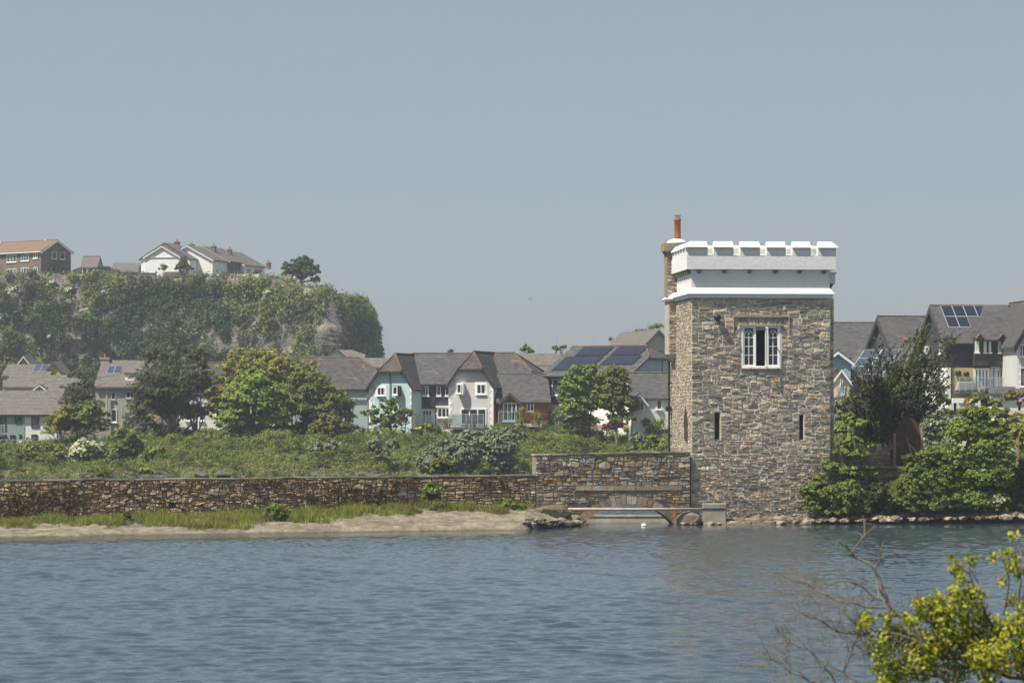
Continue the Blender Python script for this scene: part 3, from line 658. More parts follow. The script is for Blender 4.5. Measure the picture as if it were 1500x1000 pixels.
# pipe, concrete block, weir wall, slab
Yp = 146.6
t = MB(); a = P(832, 745.5, Yp); b = P(1031, 745.5, Yp + .9); t.tube([(0, 0, 0), tuple((b - a) * .5 + Vector((0, 0, -.012))), tuple(b - a)], .07, 10)
tag(t.build('water_pipe', M['pipe'], loc=a, smooth=True), 'long pale horizontal pipe spanning the water in front of the bridge arch', 'pipe')
t = MB(); a = P(1030, 765, 147.4); t.frustum((0, 1.05, 0, .9, -.3), (.03, 1.03, .05, .85, .62)); t.box(-.0, 1.06, .0, .88, .62, .86)
ob = t.build('concrete_block', M['concrete'], loc=a); bv = ob.modifiers.new('b', 'BEVEL'); bv.width = .03; bv.segments = 2; tag(ob, 'weathered concrete block at the tower foot holding the end of the pipe', 'block')
t = MB(); Yw = 150.9; a = P(858, 766, Yw); tz_ = PZ(754.5, Yw) - a.z; t.frustum((0, 5.2, 0, .5, -1.2), (0.12, 5.2, .08, .5, tz_ - .07)); t.box(.1, 5.25, .05, .55, tz_ - .07, tz_)
tag(t.build('weir_wall', plain('pale_concrete', (.44, .40, .32), .95, .35, 1.6), loc=a), 'low concrete wall seen through the bridge arch', 'wall')

def boulder(r, g, n=2):
    import bmesh
    bm = bmesh.new(); bmesh.ops.create_icosphere(bm, subdivisions=n, radius=1)
    off = g.uniform(0, 50)
    pl = [Vector((g.gauss(0, 1), g.gauss(0, 1), g.gauss(0, 1))).normalized() for _ in range(7)]; dd_ = [g.uniform(.55, .85) for _ in pl]
    for v in bm.verts:
        for q, dl in zip(pl, dd_):
            e = v.co.dot(q)
            if e > dl: v.co -= q * (e - dl)
        v.co = Vector((v.co.x * r[0], v.co.y * r[1], v.co.z * r[2]))
    vs = [v.co.copy() for v in bm.verts]; fs = [tuple(v.index for v in f.verts) for f in bm.faces]; bm.free(); return vs, fs
g = random.Random(31)
def rock(name, label, px, py, Y, w_, h_, mat='rock', group=None, flat=False):
    vs, fs = boulder((w_ / 2 * Y / F * 1.15, w_ / 2 * Y / F * .8, h_ / 2 * Y / F * 1.2), g)
    o = link_mesh(name, vs, fs, M[mat], None, P(px, py, Y)); o.rotation_euler = (0, 0, g.uniform(-.3, .3)); return tag(o, label, 'rock', group)
rock('boulder', 'large flat-topped buff boulder left of the bridge arch', 806, 752, 146.6, 52, 22)
rock('boulder', 'rounded brown boulder leaning on the wall above the left arch foot', 817, 744, 147.0, 30, 12)
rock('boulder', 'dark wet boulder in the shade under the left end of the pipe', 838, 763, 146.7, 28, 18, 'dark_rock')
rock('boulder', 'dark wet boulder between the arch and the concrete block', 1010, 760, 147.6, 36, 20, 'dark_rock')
rock('boulder', 'lichened boulder poking above the causeway wall, orange on top', 294, 697, 168, 22, 12)
rock('boulder', 'pale pointed boulder poking above the causeway wall', 325, 695, 170, 24, 14)
def rocks(name, label, spots, mat):
    V_, F_ = [], []
    for (x, y, z, r) in spots:
        vs, fs = boulder((r * g.uniform(.8, 1.5), r * g.uniform(.7, 1.1), r * g.uniform(.35, .7)), g, 1); b = len(V_)
        ro = Matrix.Rotation(g.uniform(-.4, .4), 3, 'Z'); V_ += [ro @ v + Vector((x, y, z)) for v in vs]; F_ += [tuple(i + b for i in f) for f in fs]
    return tag(link_mesh(name, V_, F_, M[mat]), label, 'rocks', None, 'stuff')
sp = []
for k in range(420):
    px = g.uniform(1000, 1520); Y = 147.3 + (px - 1030) / 470 * 1.9 + g.uniform(-.1, 1.3); sp.append((PX(px, Y), Y, .05 + max(0, (Y - 147.6)) * .16, g.uniform(.06, .30)))
rocks('shore_rocks', 'buff broken rocks along the waterline below the tower and bushes', sp, 'rock')
sp = []
for k in range(160):
    px = g.uniform(770, 850); t = (px - 770) / 98; Y = 141 + t * 5.2 + g.uniform(0, 2.2); sp.append((PX(px, Y), Y, .1 + .35 * (1 - t) * g.random(), g.uniform(.08, .28)))
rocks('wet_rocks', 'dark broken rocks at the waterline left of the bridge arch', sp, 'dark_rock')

# ------------------------------------------------------------------ water
g = np.random.default_rng(77)
yy_ = [52.]
while yy_[-1] < 215: yy_.append(yy_[-1] + .06 + (yy_[-1] - 52) * .0013)
Yr = np.concatenate([[-50, 0, 20, 40], yy_, [217, 225, 250, 300, 600, 6000]]); Xr = np.concatenate([[-4000, -300, -60, -30], np.arange(-24.5, 24.6, .085), [30, 60, 300, 4000.]])
X_, Y_ = np.meshgrid(Xr, Yr); Z_ = np.zeros_like(X_)
for _ in range(76):                                # wind chop: many small wave trains, mostly running towards the camera
    lam = float(np.exp(g.uniform(np.log(.22), np.log(1.9)))); th_ = float(g.normal()) * .62 + R(100); kx, ky = math.cos(th_) * 6.283 / lam, math.sin(th_) * 6.283 / lam
    ph_ = kx * X_ + ky * Y_ + float(g.uniform(0, 6.28)); env = .55 + .45 * np.sin(X_ * .11 / lam * float(g.uniform(.5, 1.5)) + Y_ * .13 / lam * float(g.uniform(.5, 1.5)) + float(g.uniform(0, 6.28)))
    Z_ += (lam ** .88) * .0056 * env * np.sin(ph_ + .35 * np.sin(ph_))
gust = .62 + .75 * fbm(np.stack([X_ * .06, Y_ * .035, X_ * 0], -1), 19, 3)
sh_y = np.interp(750 + F * X_ / np.maximum(Y_, 1), [-90, 0, 300, 600, 770, 850, 1010, 1500], [130.8, 131.8, 135.6, 138.8, 140.6, 146.2, 147.6, 149.5])
calm = np.where(Y_ > 150.6 + .14 * (X_ - 8), 1., 0) * .8 * sstep(255, 151, Y_) + .07 + .93 * sstep(2.2, 9.5, sh_y - Y_ + (fbm(np.stack([X_ * .12, Y_ * .5, X_ * 0], -1), 23, 3) - .5) * 4)
edge = sstep(24.6, 23.5, np.abs(X_)) * sstep(214.5, 210, Y_) * sstep(51.9, 53, Y_)
Z_ *= gust * calm * edge
V_ = np.stack([X_, Y_, Z_], -1).reshape(-1, 3); nx = len(Xr); jj, ii = np.meshgrid(np.arange(len(Yr) - 1), np.arange(nx - 1), indexing='ij'); k0 = (jj * nx + ii).ravel()
F_ = np.stack([k0, k0 + 1, k0 + nx + 1, k0 + nx], -1)
b = NB('water'); n3 = b.noise(7., 3, .5, b.map((.7, 1, 1))); far_ = b.ramp(b.n('ShaderNodeMapRange', {0: b.n('ShaderNodeSeparateXYZ', {0: b.co}).outputs[1], 1: 150.5, 2: 155.}).outputs[0], [(0, 0.), (1, 1.)])   # beyond the bridge the chop is carried by the normal only
fb = b.n('ShaderNodeBump', {'Height': b.noise(1.6, 4, .55), 'Strength': 1., 'Distance': far_}).outputs[0]
M['water'] = b.bsdf((.032, .052, .064), .06, b.bump(n3, .5, .02, fb), .5, IOR=1.33)
tag(link_mesh('water', V_, F_, M['water'], smooth=True), 'rippled blue-grey water of the creek', 'water', None, 'structure')

# ------------------------------------------------------------------ ground
def ground_h(X, Y):
    px = 750 + F * X / np.maximum(Y, 1)
    bank_top = np.interp(px, [-200, 60, 200, 420, 700, 980, 1500], [1.6, 1.7, 2.6, 3.0, 3.0, 3.2, 3.2]); b0_ = np.interp(px, [0, 230, 1000], [247, 254, 259])
    z = -1.6 + sstep(b0_ - 2, b0_ + 26, Y) * (bank_top + 1.6)
    xe = 11.3 + (Y - 150) * .02; rl = sstep(0, 1.6, X - xe) * sstep(147.2, 152.5, Y)
    rz = -1.6 + rl * (1.6 + 2.45 + np.clip((Y - 152) / 105, 0, 1.2) * 1.9); z = np.maximum(z, rz)
    front = sstep(31, 19, Y); z = np.maximum(z, -1.6 + front * 3.6)
    bx = sstep(150.4, 147.3, Y) * sstep(145.4, 147.6, Y) * sstep(7.2, 8.6, X) * sstep(14, 12, X); z = np.maximum(z, -1.6 + bx * 1.75)
    n = fbm(np.stack([X * .12, Y * .12, X * 0], -1), 3, 3) - .5
    return z + n * np.where(z > .3, .8, .1)
Xr = np.concatenate([[-5000, -2000, -700, -300, -150, -100], np.arange(-72, 72, .9), [80, 100, 150, 300, 700, 2000, 5000]])
Yr = np.concatenate([[-80, 0, 8, 14], np.arange(17, 34, 1.5), [50, 90, 120, 140], np.arange(144, 156, .5), np.arange(157, 246, 6), np.arange(248, 300, 1.2), [310, 330, 360, 400, 470, 600, 1000, 2500, 7000]])
X_, Y_ = np.meshgrid(Xr, Yr); Z_ = ground_h(X_, Y_); V_ = np.stack([X_, Y_, Z_], -1).reshape(-1, 3); nx = len(Xr)
F_ = np.array([[j*nx+i, j*nx+i+1, (j+1)*nx+i+1, (j+1)*nx+i] for j in range(len(Yr)-1) for i in range(nx-1)])
b = NB('ground'); c_ = b.mix(b.ramp(b.noise(.5, 6, .65), [(.4, 0.), (.6, 1.)]), (.05, .075, .018), (.10, .11, .035)); c_ = b.mix(b.ramp(b.noise(1.7, 4), [(.6, 0.), (.7, .6)]), c_, (.12, .095, .06))
sg_ = b.n('ShaderNodeSeparateXYZ', {0: b.co}); c_ = b.mix(b.ramp(b.math('ADD', b.n('ShaderNodeMapRange', {0: sg_.outputs[2], 1: .9, 2: .1}).outputs[0], b.math('MULTIPLY', b.noise(1.2, 4), .6)), [(.5, 0.), (.9, 1.)]), c_, (.13, .11, .08))
M['ground'] = b.bsdf(c_, .95, b.bump(b.noise(3, 5), 1., .2), .1)
tag(link_mesh('ground', V_, F_, M['ground'], smooth=True), 'grassy ground under the houses and gardens', 'ground', None, 'structure')

# near shore in front of the causeway wall
SH = [(-90, 130.6, 138.2, .35, 1.0), (0, 131.8, 138.6, .42, 1.1), (300, 135.6, 142.2, .60, 2.2), (600, 138.8, 145.4, .85, 4.2), (770, 140.6, 147.6, .85, 5.0), (800, 143.6, 147.9, .7, 3.4), (850, 146.2, 148.4, .3, 2.), (870, 147.6, 148.6, -.2, 1.)]
sh = np.array(SH); T_ = np.linspace(0, 1, 26); rows = []
pxs = np.linspace(-90, 870, 420)
for px in pxs:
    yw, yf, zf_, sw_ = [np.interp(px, sh[:, 0], sh[:, i]) for i in (1, 2, 3, 4)]
    kk = (px - 750) / F; tw_ = math.tan(WR); yl = (wl0.y - wl0.x * tw_) / (1 - kk * tw_); yf = (yl if px < 788 else yf) + .25
    for t in T_:
        Y = yw - 1.0 + (yf - yw + 1.0) * t; f_ = (Y - yw) / max(.3, (yf - yw))
        z = -.25 + .25 * sstep(-.15, .0, f_) + zf_ * (.12 * sstep(0, .03, f_) + .88 * np.clip(f_, 0, 1) ** .9)
        rows.append(((px - 750) / F * Y, Y, z))
V_ = np.array(rows); nn = fbm(V_ * np.array([1.2, 1.8, 1]), 8, 4) - .5; n2_ = fbm(V_ * np.array([4, 6, 1]), 9, 3) - .5
V_[:, 2] += nn * .28 + n2_ * .12; nt_ = len(T_)
F_ = np.array([[i*nt_+j, (i+1)*nt_+j, (i+1)*nt_+j+1, i*nt_+j+1] for i in range(len(pxs)-1) for j in range(nt_-1)])
b = NB('shingle'); c_ = b.ramp(b.noise(1.6, 8, .72), [(.32, (.11, .09, .065)), (.5, (.23, .20, .145)), (.68, (.33, .295, .225))])
c_ = b.mix(b.ramp(b.noise(9, 5, .7), [(.5, 0.), (.62, .6)]), c_, (.14, .11, .08)); c_ = b.mix(b.ramp(b.noise(.7, 6, .7), [(.5, 0.), (.6, .7)]), c_, (.12, .10, .065)); z_ = b.n('ShaderNodeSeparateXYZ', {0: b.co}).outputs[2]
c_ = b.mix(b.ramp(z_, [(.0, .85), (.07, 0.)]), c_, (.07, .06, .035))
M['shingle'] = b.bsdf(c_, .95, b.bump(b.noise(7, 6, .7), .9, .07), .15)
tag(link_mesh('shore', V_, F_, M['shingle']), 'pale shingle and rock shore below the causeway wall', 'shore', None, 'structure')
shoreV = V_.reshape(len(pxs), nt_, 3)

# ------------------------------------------------------------------ headland cliff
CN = [(-110, 500, 400), (60, 501, 403), (200, 500, 404), (330, 498, 405), (392, 496, 408), (428, 495, 418), (483, 493, 423), (488, 499, 435), (512, 503, 434), (521, 506, 436), (527, 512, 439), (529, 530, 440), (527, 580, 441), (524, 640, 441)]
cn = np.array([[PX(a, b), b, PZ(c, b)] for a, b, c in CN])
seg = np.r_[0, np.cumsum(np.linalg.norm(np.diff(cn[:, :2], axis=0), axis=1))]
NS, NT = 420, 70
ss = np.linspace(0, seg[-1], NS); top = np.stack([np.interp(ss, seg, cn[:, i]) for i in range(3)], 1)
tan = unit(np.gradient(top[:, :2], axis=0)); onrm = np.stack([tan[:, 1], -tan[:, 0], np.zeros(NS)], 1)
for _ in range(12): onrm[1:-1] = (onrm[:-2] + onrm[1:-1] + onrm[2:]) / 3
onrm = unit(onrm)
T_ = np.linspace(-.12, 1, NT); base_z = 2.0; seg_w = sstep(seg[5], seg[9], ss)
V_ = np.zeros((NS, NT, 3))
for j, t in enumerate(T_):
    drop = max(0, t) * (top[:, 2] - base_z)
    out = np.where(t < 0, t * 45, np.interp(seg_w, [0, 1], [.20, .14]) * drop + 1.1 * math.sin(min(1, max(0, t) * 5) * math.pi / 2))
    V_[:, j] = top + onrm * out[:, None]; V_[:, j, 2] = top[:, 2] - drop - (1 - min(1, abs(t) * 14)) * .0
q = V_.copy(); amp = sstep(-.02, .12, T_)[None, :]
n1 = np.abs(fbm(q * np.array([.10, .10, .07]), 4, 3) - .5) * 2; n2 = fbm(q * .35, 6, 4) - .5
lob = np.sin(ss / 8.3)[:, None] * .9 + np.sin(ss / 3.1 + 1)[:, None] * .4
V_ += onrm[:, None, :] * ((2.6 * (n1 - .35) + 2.2 * n2 + lob * .8) * amp * (1 - .55 * seg_w)[:, None])[..., None]
V_[..., 2] += (fbm(q * .3, 12, 3) - .5) * 1.3 * (1 - amp)
cliffV = V_; F_ = np.array([[i*NT+j, i*NT+j+1, (i+1)*NT+j+1, (i+1)*NT+j] for i in range(NS-1) for j in range(NT-1)])
vv = list(map(tuple, V_.reshape(-1, 3))); ff = [tuple(f) for f in F_]
k = len(vv); vv += [tuple(p + np.array([0, 0, -.3])) for p in V_[:, 0]] + [(top[0, 0] - 40, 640, 27)]; ff.append(tuple(range(k, k + NS + 1)))
b = NB('cliff_rock'); c_ = b.ramp(b.noise(.35, 8, .72, b.map((1, 1, .5)), .6), [(.3, (.06, .058, .052)), (.47, (.17, .155, .135)), (.6, (.36, .32, .26)), (.75, (.14, .13, .115))])
c_ = b.mix(b.ramp(b.noise(.55, 6, .7), [(.54, 0.), (.62, 1.)]), c_, (.07, .09, .03))
M['cliff'] = b.bsdf(c_, .95, b.bump(b.noise(.8, 8, .75, b.map((1, 1, .6))), 1., .9), .1)
tag(link_mesh('headland_cliff', vv, ff, M['cliff']), 'rocky headland cliff', 'cliff', None, 'structure')
g = np.random.default_rng(44)
def scatter_clumps(pts, nrm, rc, leaf, per, g, asp=.7, jit=.6):
    n = len(pts); q = unit(g.normal(size=(n, per, 3))); q = unit(q + nrm[:, None] * .8)
    r = (rc * g.uniform(.5, 1.3, n))[:, None, None]
    p = pts[:, None] + q * r * g.uniform(.4, 1, (n, per, 1)); nm = q + jit * g.normal(size=q.shape) + np.array([0, 0, .3])
    return leaf_quads(p.reshape(-1, 3), nm.reshape(-1, 3), leaf, asp, g)
n = 9500; i_ = g.integers(0, NS - 1, n); j_ = (g.random(n) ** 1.15 * (NT - 1)).astype(int); pt = cliffV[i_, j_] + g.normal(size=(n, 3)) * .2; pt[:, 2] -= np.where(j_ < 12, .5, 0)
msk = fbm(pt * np.array([.12, .12, .09]), 31, 4); ppx = 750 + F * pt[:, 0] / pt[:, 1]; ppy = HZ - F * (pt[:, 2] - H) / pt[:, 1]; bare = sum(np.exp(-((ppx - a) / c) ** 2 - ((ppy - b_) / d) ** 2) for a, b_, c, d in [(378, 470, 9, 26), (382, 500, 12, 18), (345, 490, 12, 16), (310, 500, 22, 14), (178, 492, 16, 16), (60, 470, 8, 20), (160, 455, 10, 12), (420, 490, 14, 22), (470, 480, 18, 26), (200, 515, 22, 12), (110, 500, 10, 14)]); keepv = (msk > .30 + .28 * bare) & ~((bare > .5) & (msk < .62)) | (j_ < 9)
pt = pt[keepv]; nr = onrm[i_[keepv]] + np.array([0, 0, .35]); kind = fbm(pt * .16, 77, 2)
for mt, lo, hi, nm_, lb in (('lf_dark', 0, .50, 'dark_scrub', 'dark green scrub clinging to the headland cliff'), ('lf_mid', .50, .64, 'green_scrub', 'mid green scrub on the headland cliff and its rim'), ('lf_olive', .64, 1., 'olive_scrub', 'olive scrub on the headland cliff and its rim')):
    s_ = (kind >= lo) & (kind < hi); v, f = scatter_clumps(pt[s_], nr[s_], 1.15, .42, 34, g); tag(link_mesh(nm_, v, f, M[mt]), lb, 'scrub', None, 'stuff')
for k, (px, py, r) in enumerate([(20, 425, 9), (6, 466, 7), (105, 425, 8), (103, 440, 5), (78, 415, 6), (122, 455, 5), (265, 489, 6), (150, 428, 5), (450, 470, 7), (393, 430, 6), (75, 494, 5)]):
    plant('hawthorn', ['white-flowering hawthorn high on the left of the cliff face', 'white-flowering hawthorn at the left edge of the cliff face', 'large white hawthorn on the cliff below the brick hut', 'white hawthorn on the cliff, lower of the pair below the brick hut', 'pale hawthorn just below the cliff rim under the brick terrace end', 'small white hawthorn in the middle height of the left cliff', 'white hawthorn low on the cliff above the pine', 'faint white hawthorn right of the hut below the rim', 'pale hawthorn on the bare rock below the headland tree', 'grey-white hawthorn below the rim left of the headland tree', 'small pale hawthorn low on the cliff above the roof windows'][k],
          'hawthorn', 494.5, [(px, py, r * 1.2, r * .8), (px + r * .7, py + r * .5, r * .7, r * .5)], 'lf_dark', .34, 1., seed=300 + k, extra=[('lf_white', .5, .42, 'blossom')], group='hawthorns on the cliff')

# ------------------------------------------------------------------ houses
class House:
    """local frame: x along the front, y back, z up; px readings on the front are turned into metres at distance Y"""
    def __init__(s, name, label, px0, pyb, Y, rot=0, cat='house', group=None, zb=None, ex=0):
        s.Y = Y; s.s = F / Y; s.px0 = px0; s.pyb = pyb; s.c = math.cos(R(rot)); base = P(px0, pyb, Y)
        s.o = thing(name, label, cat, base, R(rot), group); s.rot = rot
    def X(s, px): return (px - s.px0) / s.s / s.c
    def Z(s, py): return (s.pyb - py) / s.s
    def body(s, a, b, D, ze, zr, mat='render_white', roof='slate', axis='x', hA=None, hB=None, y0=0, o=.3, endmat=None, zf=-2.5, ridge=True, ridgecol='ridge', th=.16, name='wall'):
        """axis x: ridge runs along the front; axis y: gable faces the front. hA/hB: height of the clipped hip at either end"""
        if axis == 'x': L, W, mp = b - a, D, (lambda u, v_, z: (a + u, y0 + v_, z))
        else: L, W, mp = D, b - a, (lambda u, v_, z: (a + v_, y0 + u, z))
        k = (zr - ze) / (W / 2); m_ = MB()
        def end(u, h):
            if h is None or h >= zr: return [(u, 0, zf), (u, W, zf), (u, W, ze), (u, W / 2, zr), (u, 0, ze)], None
            y1 = (h - ze) / k; return [(u, 0, zf), (u, W, zf), (u, W, ze), (u, W - y1, h), (u, y1, h), (u, 0, ze)], (y1, (zr - h) / k * .8)
        pA, iA = end(0, hA); pB, iB = end(L, hB)
        m_.add([mp(*p) for p in pA], [tuple(range(len(pA)))], 0); m_.add([mp(*p) for p in pB], [tuple(range(len(pB)))], 0)
        for v_ in (0, W): m_.add([mp(0, v_, zf), mp(L, v_, zf), mp(L, v_, ze), mp(0, v_, ze)], [(0, 1, 2, 3)], 1)
        mats = [M[endmat or mat], M[mat]]; m_.build(name, mats, s.o)
        r = MB(); rd = lambda u, v_, z: Vector(mp(u, v_, z + .12))
        sa = iA[1] if iA else -o; sb = iB[1] if iB else -o
        for sg in (0, 1):
            yy = (lambda v_: v_) if sg == 0 else (lambda v_: W - v_)
            pts = [rd(-o, yy(-o), ze - o * k), rd(L + o, yy(-o), ze - o * k)]
            if iB: pts.append(rd(L + o, yy(iB[0]), hB))
            pts.append(rd(L - sb, yy(W / 2), zr))
            pts.append(rd(sa, yy(W / 2), zr))
            if iA: pts.append(rd(-o, yy(iA[0]), hA))
            r.prism(pts, (0, 0, -th))
        ax = 'x' if axis == 'x' else 'y'
        ro = r.build('roof', M[roof + '_' + ax], s.o)
        for i_, u, h, sg in ((iA, 0, hA, -1), (iB, L, hB, 1)):
            if i_:
                r = MB(); uu = u + sg * o; r.prism([rd(uu, i_[0] - .1, h - .08), rd(uu, W - i_[0] + .1, h - .08), rd(u - sg * i_[1], W / 2, zr + .01)], (0, 0, -th)); r.build('hip_slope', M[roof + '_' + ('y' if axis == 'x' else 'x')], s.o)
        if ridge:
            r = MB(); r.tube([rd(sa, W / 2, zr + .0), rd(L - sb, W / 2, zr + .0)], .08, 6)
            if iA:
                for yv in (i_p := (iA[0], W - iA[0])): r.tube([rd(-o, yv, hA + .0), rd(sa, W / 2, zr + .0)], .08, 5)
            if iB:
                for yv in (iB[0], W - iB[0]): r.tube([rd(L + o, yv, hB + .0), rd(L - sb, W / 2, zr + .0)], .08, 5)
            r.build('ridge_tiles', M[ridgecol], s.o)
        return dict(mp=mp, L=L, W=W, ze=ze, zr=zr, k=k)
    def barge(s, a, b, ze, zr, y=-.34, mat='white', t=.24, half=None):
        m_ = MB(); c = (a + b) / 2; k = (zr - ze) / ((b - a) / 2); o = .3
        for sg in (1, -1):
            e = a if sg == 1 else b
            zt_ = half if half else zr; xt = e + sg * (zt_ - ze) / k
            m_.prism([(e - sg * o, y, ze - o * k), (xt, y, zt_), (xt, y, zt_ - t * 1.1), (e - sg * (o - .05), y, ze - o * k - t)], (0, .05, 0))
        m_.build('bargeboard', M[mat], s.o)
    def gutter(s, a, b, z, y=-.35, mat='dark'):
        m_ = MB(); m_.box(a, b, y - .08, y + .04, z - .16, z - .04); m_.build('gutter', M[mat], s.o)
    def pipe(s, x, z0, z1, y=-.06, mat='dark'):
        m_ = MB(); m_.tube([(x, y, z1), (x, y, z0)], .045, 5); m_.build('downpipe', M[mat], s.o)
    def win(s, a, b, c, d, cols=1, rows=1, face='f', y=0, t=.07, mat='white', glass='glass', name='window', sill=True, surround=None):
        """a,b along the face, c,d heights, in metres; face f = front, r = right end, l = left end"""
        if face == 'f': Mx = Matrix.Translation((0, y, 0))
        elif face == 'r': Mx = Matrix.Translation((y, 0, 0)) @ Matrix.Rotation(R(90), 4, 'Z')
        else: Mx = Matrix.Translation((y, 0, 0)) @ Matrix.Rotation(R(-90), 4, 'Z')
        m_ = MB(Mx)
        for i in range(cols + 1): x = a + (b - a - t) * i / cols; m_.box(x, x + t, -.07, .03, c, d)
        for i in range(rows + 1): z = c + (d - c - t) * i / rows; m_.box(a + t, b - t, -.065, .03, z, z + t)
        if sill: m_.box(a - .06, b + .06, -.14, .03, c - .1, c - .003)
        if surround: w_ = .18; m_.box(a - w_, a - .003, -.03, .02, c - w_, d + w_); m_.box(b + .003, b + w_, -.03, .02, c - w_, d + w_); m_.box(a, b, -.03, .02, d + .003, d + w_)
        o = m_.build(name, M[mat], s.o)
        p = MB(Mx); p.box(a + t * .5, b - t * .5, -.02, -.008, c + t * .5, d - t * .5); p.build('pane', M[glass], o); return o
    def winp(s, px0, py0, px1, py1, cols=1, rows=1, y=0, **kw): return s.win(s.X(px0), s.X(px1), s.Z(py1), s.Z(py0), cols, rows, 'f', y, **kw)
    def panel(s, name, pts, mat, d=(0, -.05, 0)):
        m_ = MB(); m_.prism(pts, d); return m_.build(name, M[mat], s.o)
    def block(s, name, x0, x1, y0, y1, z0, z1, mat): m_ = MB(); m_.box(x0, x1, y0, y1, z0, z1); return m_.build(name, M[mat], s.o)
    def chimney(s, x, y, z0, z1, w_=.7, mat='brown_brick'):
        m_ = MB(); m_.box(x - w_ / 2, x + w_ / 2, y - .3, y + .3, z0, z1); m_.box(x - w_ / 2 - .07, x + w_ / 2 + .07, y - .37, y + .37, z1, z1 + .15); o = m_.build('chimney', M[mat], s.o)
        p = MB(); [p.lathe([(.12, 0), (.1, .4)], (x + dx, y, z1 + .15), 8) for dx in (0,)]; p.build('chimney_pot', M['terracotta'], o)
    def solar(s, dct, u0, u1, v0, v1, nc, nr, mat='solar', side=0, fr='alu', skip=()):
        """panels on the front slope: u along the ridge, v = 0 at the eave to 1 at the ridge"""
        W, ze, k = dct['W'], dct['ze'], dct['k']
        for j in range(nr):
            for i in range(nc):
                if (i, j) in skip: continue
                a, b = u0 + (u1 - u0) * i / nc, u0 + (u1 - u0) * (i + 1) / nc; c, d = v0 + (v1 - v0) * j / nr, v0 + (v1 - v0) * (j + 1) / nr
                def pt(u, v_, h):
                    yy = v_ * W / 2; zz = ze + k * yy + .12 + h
                    return Vector(dct['mp'](u, yy if not side else W - yy, zz))
                m_ = MB(); m_.prism([pt(a, c, .10), pt(b, c, .10), pt(b, d, .10), pt(a, d, .10)], (0, 0, -.06)); o = m_.build('solar_panel', M[fr], s.o)
                e, e2 = (b - a) * .035, (d - c) * .03; m_ = MB(); m_.prism([pt(a + e, c + e2, .115), pt(b - e, c + e2, .115), pt(b - e, d - e2, .115), pt(a + e, d - e2, .115)], (0, 0, -.012)); m_.build('cells', M[mat], o)
    def rail(s, a, b, z, y0, y1, h=1.05, glass=True, n=4):
        m_ = MB(); m_.box(a, b, y0, y1, z - .2, z); o = m_.build('balcony', M['lead'], s.o)
        m_ = MB(); m_.box(a, b, y0, y0 + .05, z + h, z + h + .05)
        for i in range(n + 1): x = a + (b - a - .05) * i / n; m_.box(x, x + .05, y0, y0 + .05, z, z + h)
        m_.build('railing', M['alu'], o)
        if glass: m_ = MB(); m_.box(a + .05, b - .05, y0 + .018, y0 + .03, z + .08, z + h - .05); m_.build('glass_screen', M['rail_glass'], o)

# --- hilltop
h = House('brick_terrace', 'brown brick two-storey terrace with an orange roof on the left end of the headland', 60, 405, 503, -40, 'house')
L_ = 14; sx = h.s
W_ = (104 - 60) / sx / .75
d = h.body(-L_, 0, W_, h.Z(367), h.Z(351), 'brown_brick', 'tileO', 'x', o=.35); h.gutter(-L_ - .3, .3, h.Z(367) - .1, mat='white')
for a, b, c, e, n in ((-57, -41, 371, 382, 3), (-33, -20, 369.5, 381, 3), (-12.5, -5.5, 368.5, 378, 2), (-57, -41, 392, 400, 3), (-33, -20, 391, 400, 3), (-12.5, -5, 391, 399, 2)):
    h.win(a / sx / h.c, b / sx / h.c, h.Z(e), h.Z(c), n, 1, glass='glass2')
for a, b, c, e in ((2.2, 3.2, 368, 378), (3.9, 4.9, 368, 378)): h.win(a, b, h.Z(e), h.Z(c), 1, 1, 'r', 0)
h.win(2.1, 4.0, h.Z(403), h.Z(390), 2, 1, 'r', 0, name='porch_window'); h.block('porch_canopy', 0, .9, 2.0, 5.4, h.Z(390), h.Z(387), 'lead')
m_ = MB(); m_.prism([(.36, -.35, h.Z(367) - .25), (.36, W_ / 2, h.Z(351) + .05), (.36, W_ + .35, h.Z(367) - .25), (.36, W_ + .35, h.Z(367) - .5), (.36, W_ / 2, h.Z(351) - .25), (.36, -.35, h.Z(367) - .5)], (.05, 0, 0)); m_.build('bargeboard', M['white'], h.o)
for x in (-2.5, -13): h.block('vent_pipe', x, x + .15, W_ / 2 - .1, W_ / 2 + .1, h.Z(351), h.Z(348), 'white')

h = House('brick_hut', 'small brick house with an orange-brown roof between the terrace and the white houses', 119, 405, 505, -8)
h.body(0, h.X(142), 3.4, h.Z(391), h.Z(376), 'brown_brick', 'tile', 'x', endmat='render_tan', o=.15); h.winp(121, 392, 127.5, 403, 1, 1, mat='white'); h.winp(128.5, 392, 138.5, 400, 1, 1)
h = House('white_bungalow', 'low white house end with a dark sloping roof behind the brick hut', 146, 404, 512, 0)
h.body(-4, h.X(165), 5, h.Z(396), h.Z(385), 'render_white', 'slate', 'y'); 
h = House('garage_row', 'low building with a plain grey-brown roof left of the white houses', 166, 405, 513, 0, 'garage')
h.body(0, h.X(200), 5, h.Z(398), h.Z(385), 'render_white', 'tile', 'x', ridge=False)
WG = 'white gabled houses on the headland'
h = House('white_house', 'white gabled house with two stepped gables, leftmost of the white hilltop row', 213, 406, 506, -16, group=WG)
d = h.body(0, h.X(264), 4, h.Z(376), h.Z(361), 'render_white', 'tile', 'y', ridge=False, o=.25); h.barge(0, h.X(264), h.Z(376), h.Z(361), y=-.3, t=.14)
d = h.body(h.X(198), h.X(272), 5, h.Z(378), h.Z(355.5), 'render_white', 'tile', 'y', y0=2.2, ridge=False, name='rear_wall'); h.block('ledge', 0.0, h.X(264), -.12, -.003, h.Z(378), h.Z(377.2), 'lt_grey')
h.chimney(h.X(228), 9, h.Z(366), h.Z(351.5), .75); h.chimney(h.X(264), 6, h.Z(376), h.Z(364), .65); h.block('lean_to', h.X(246), h.X(270), -1.2, -.01, -2, h.Z(399), 'brown_brick')
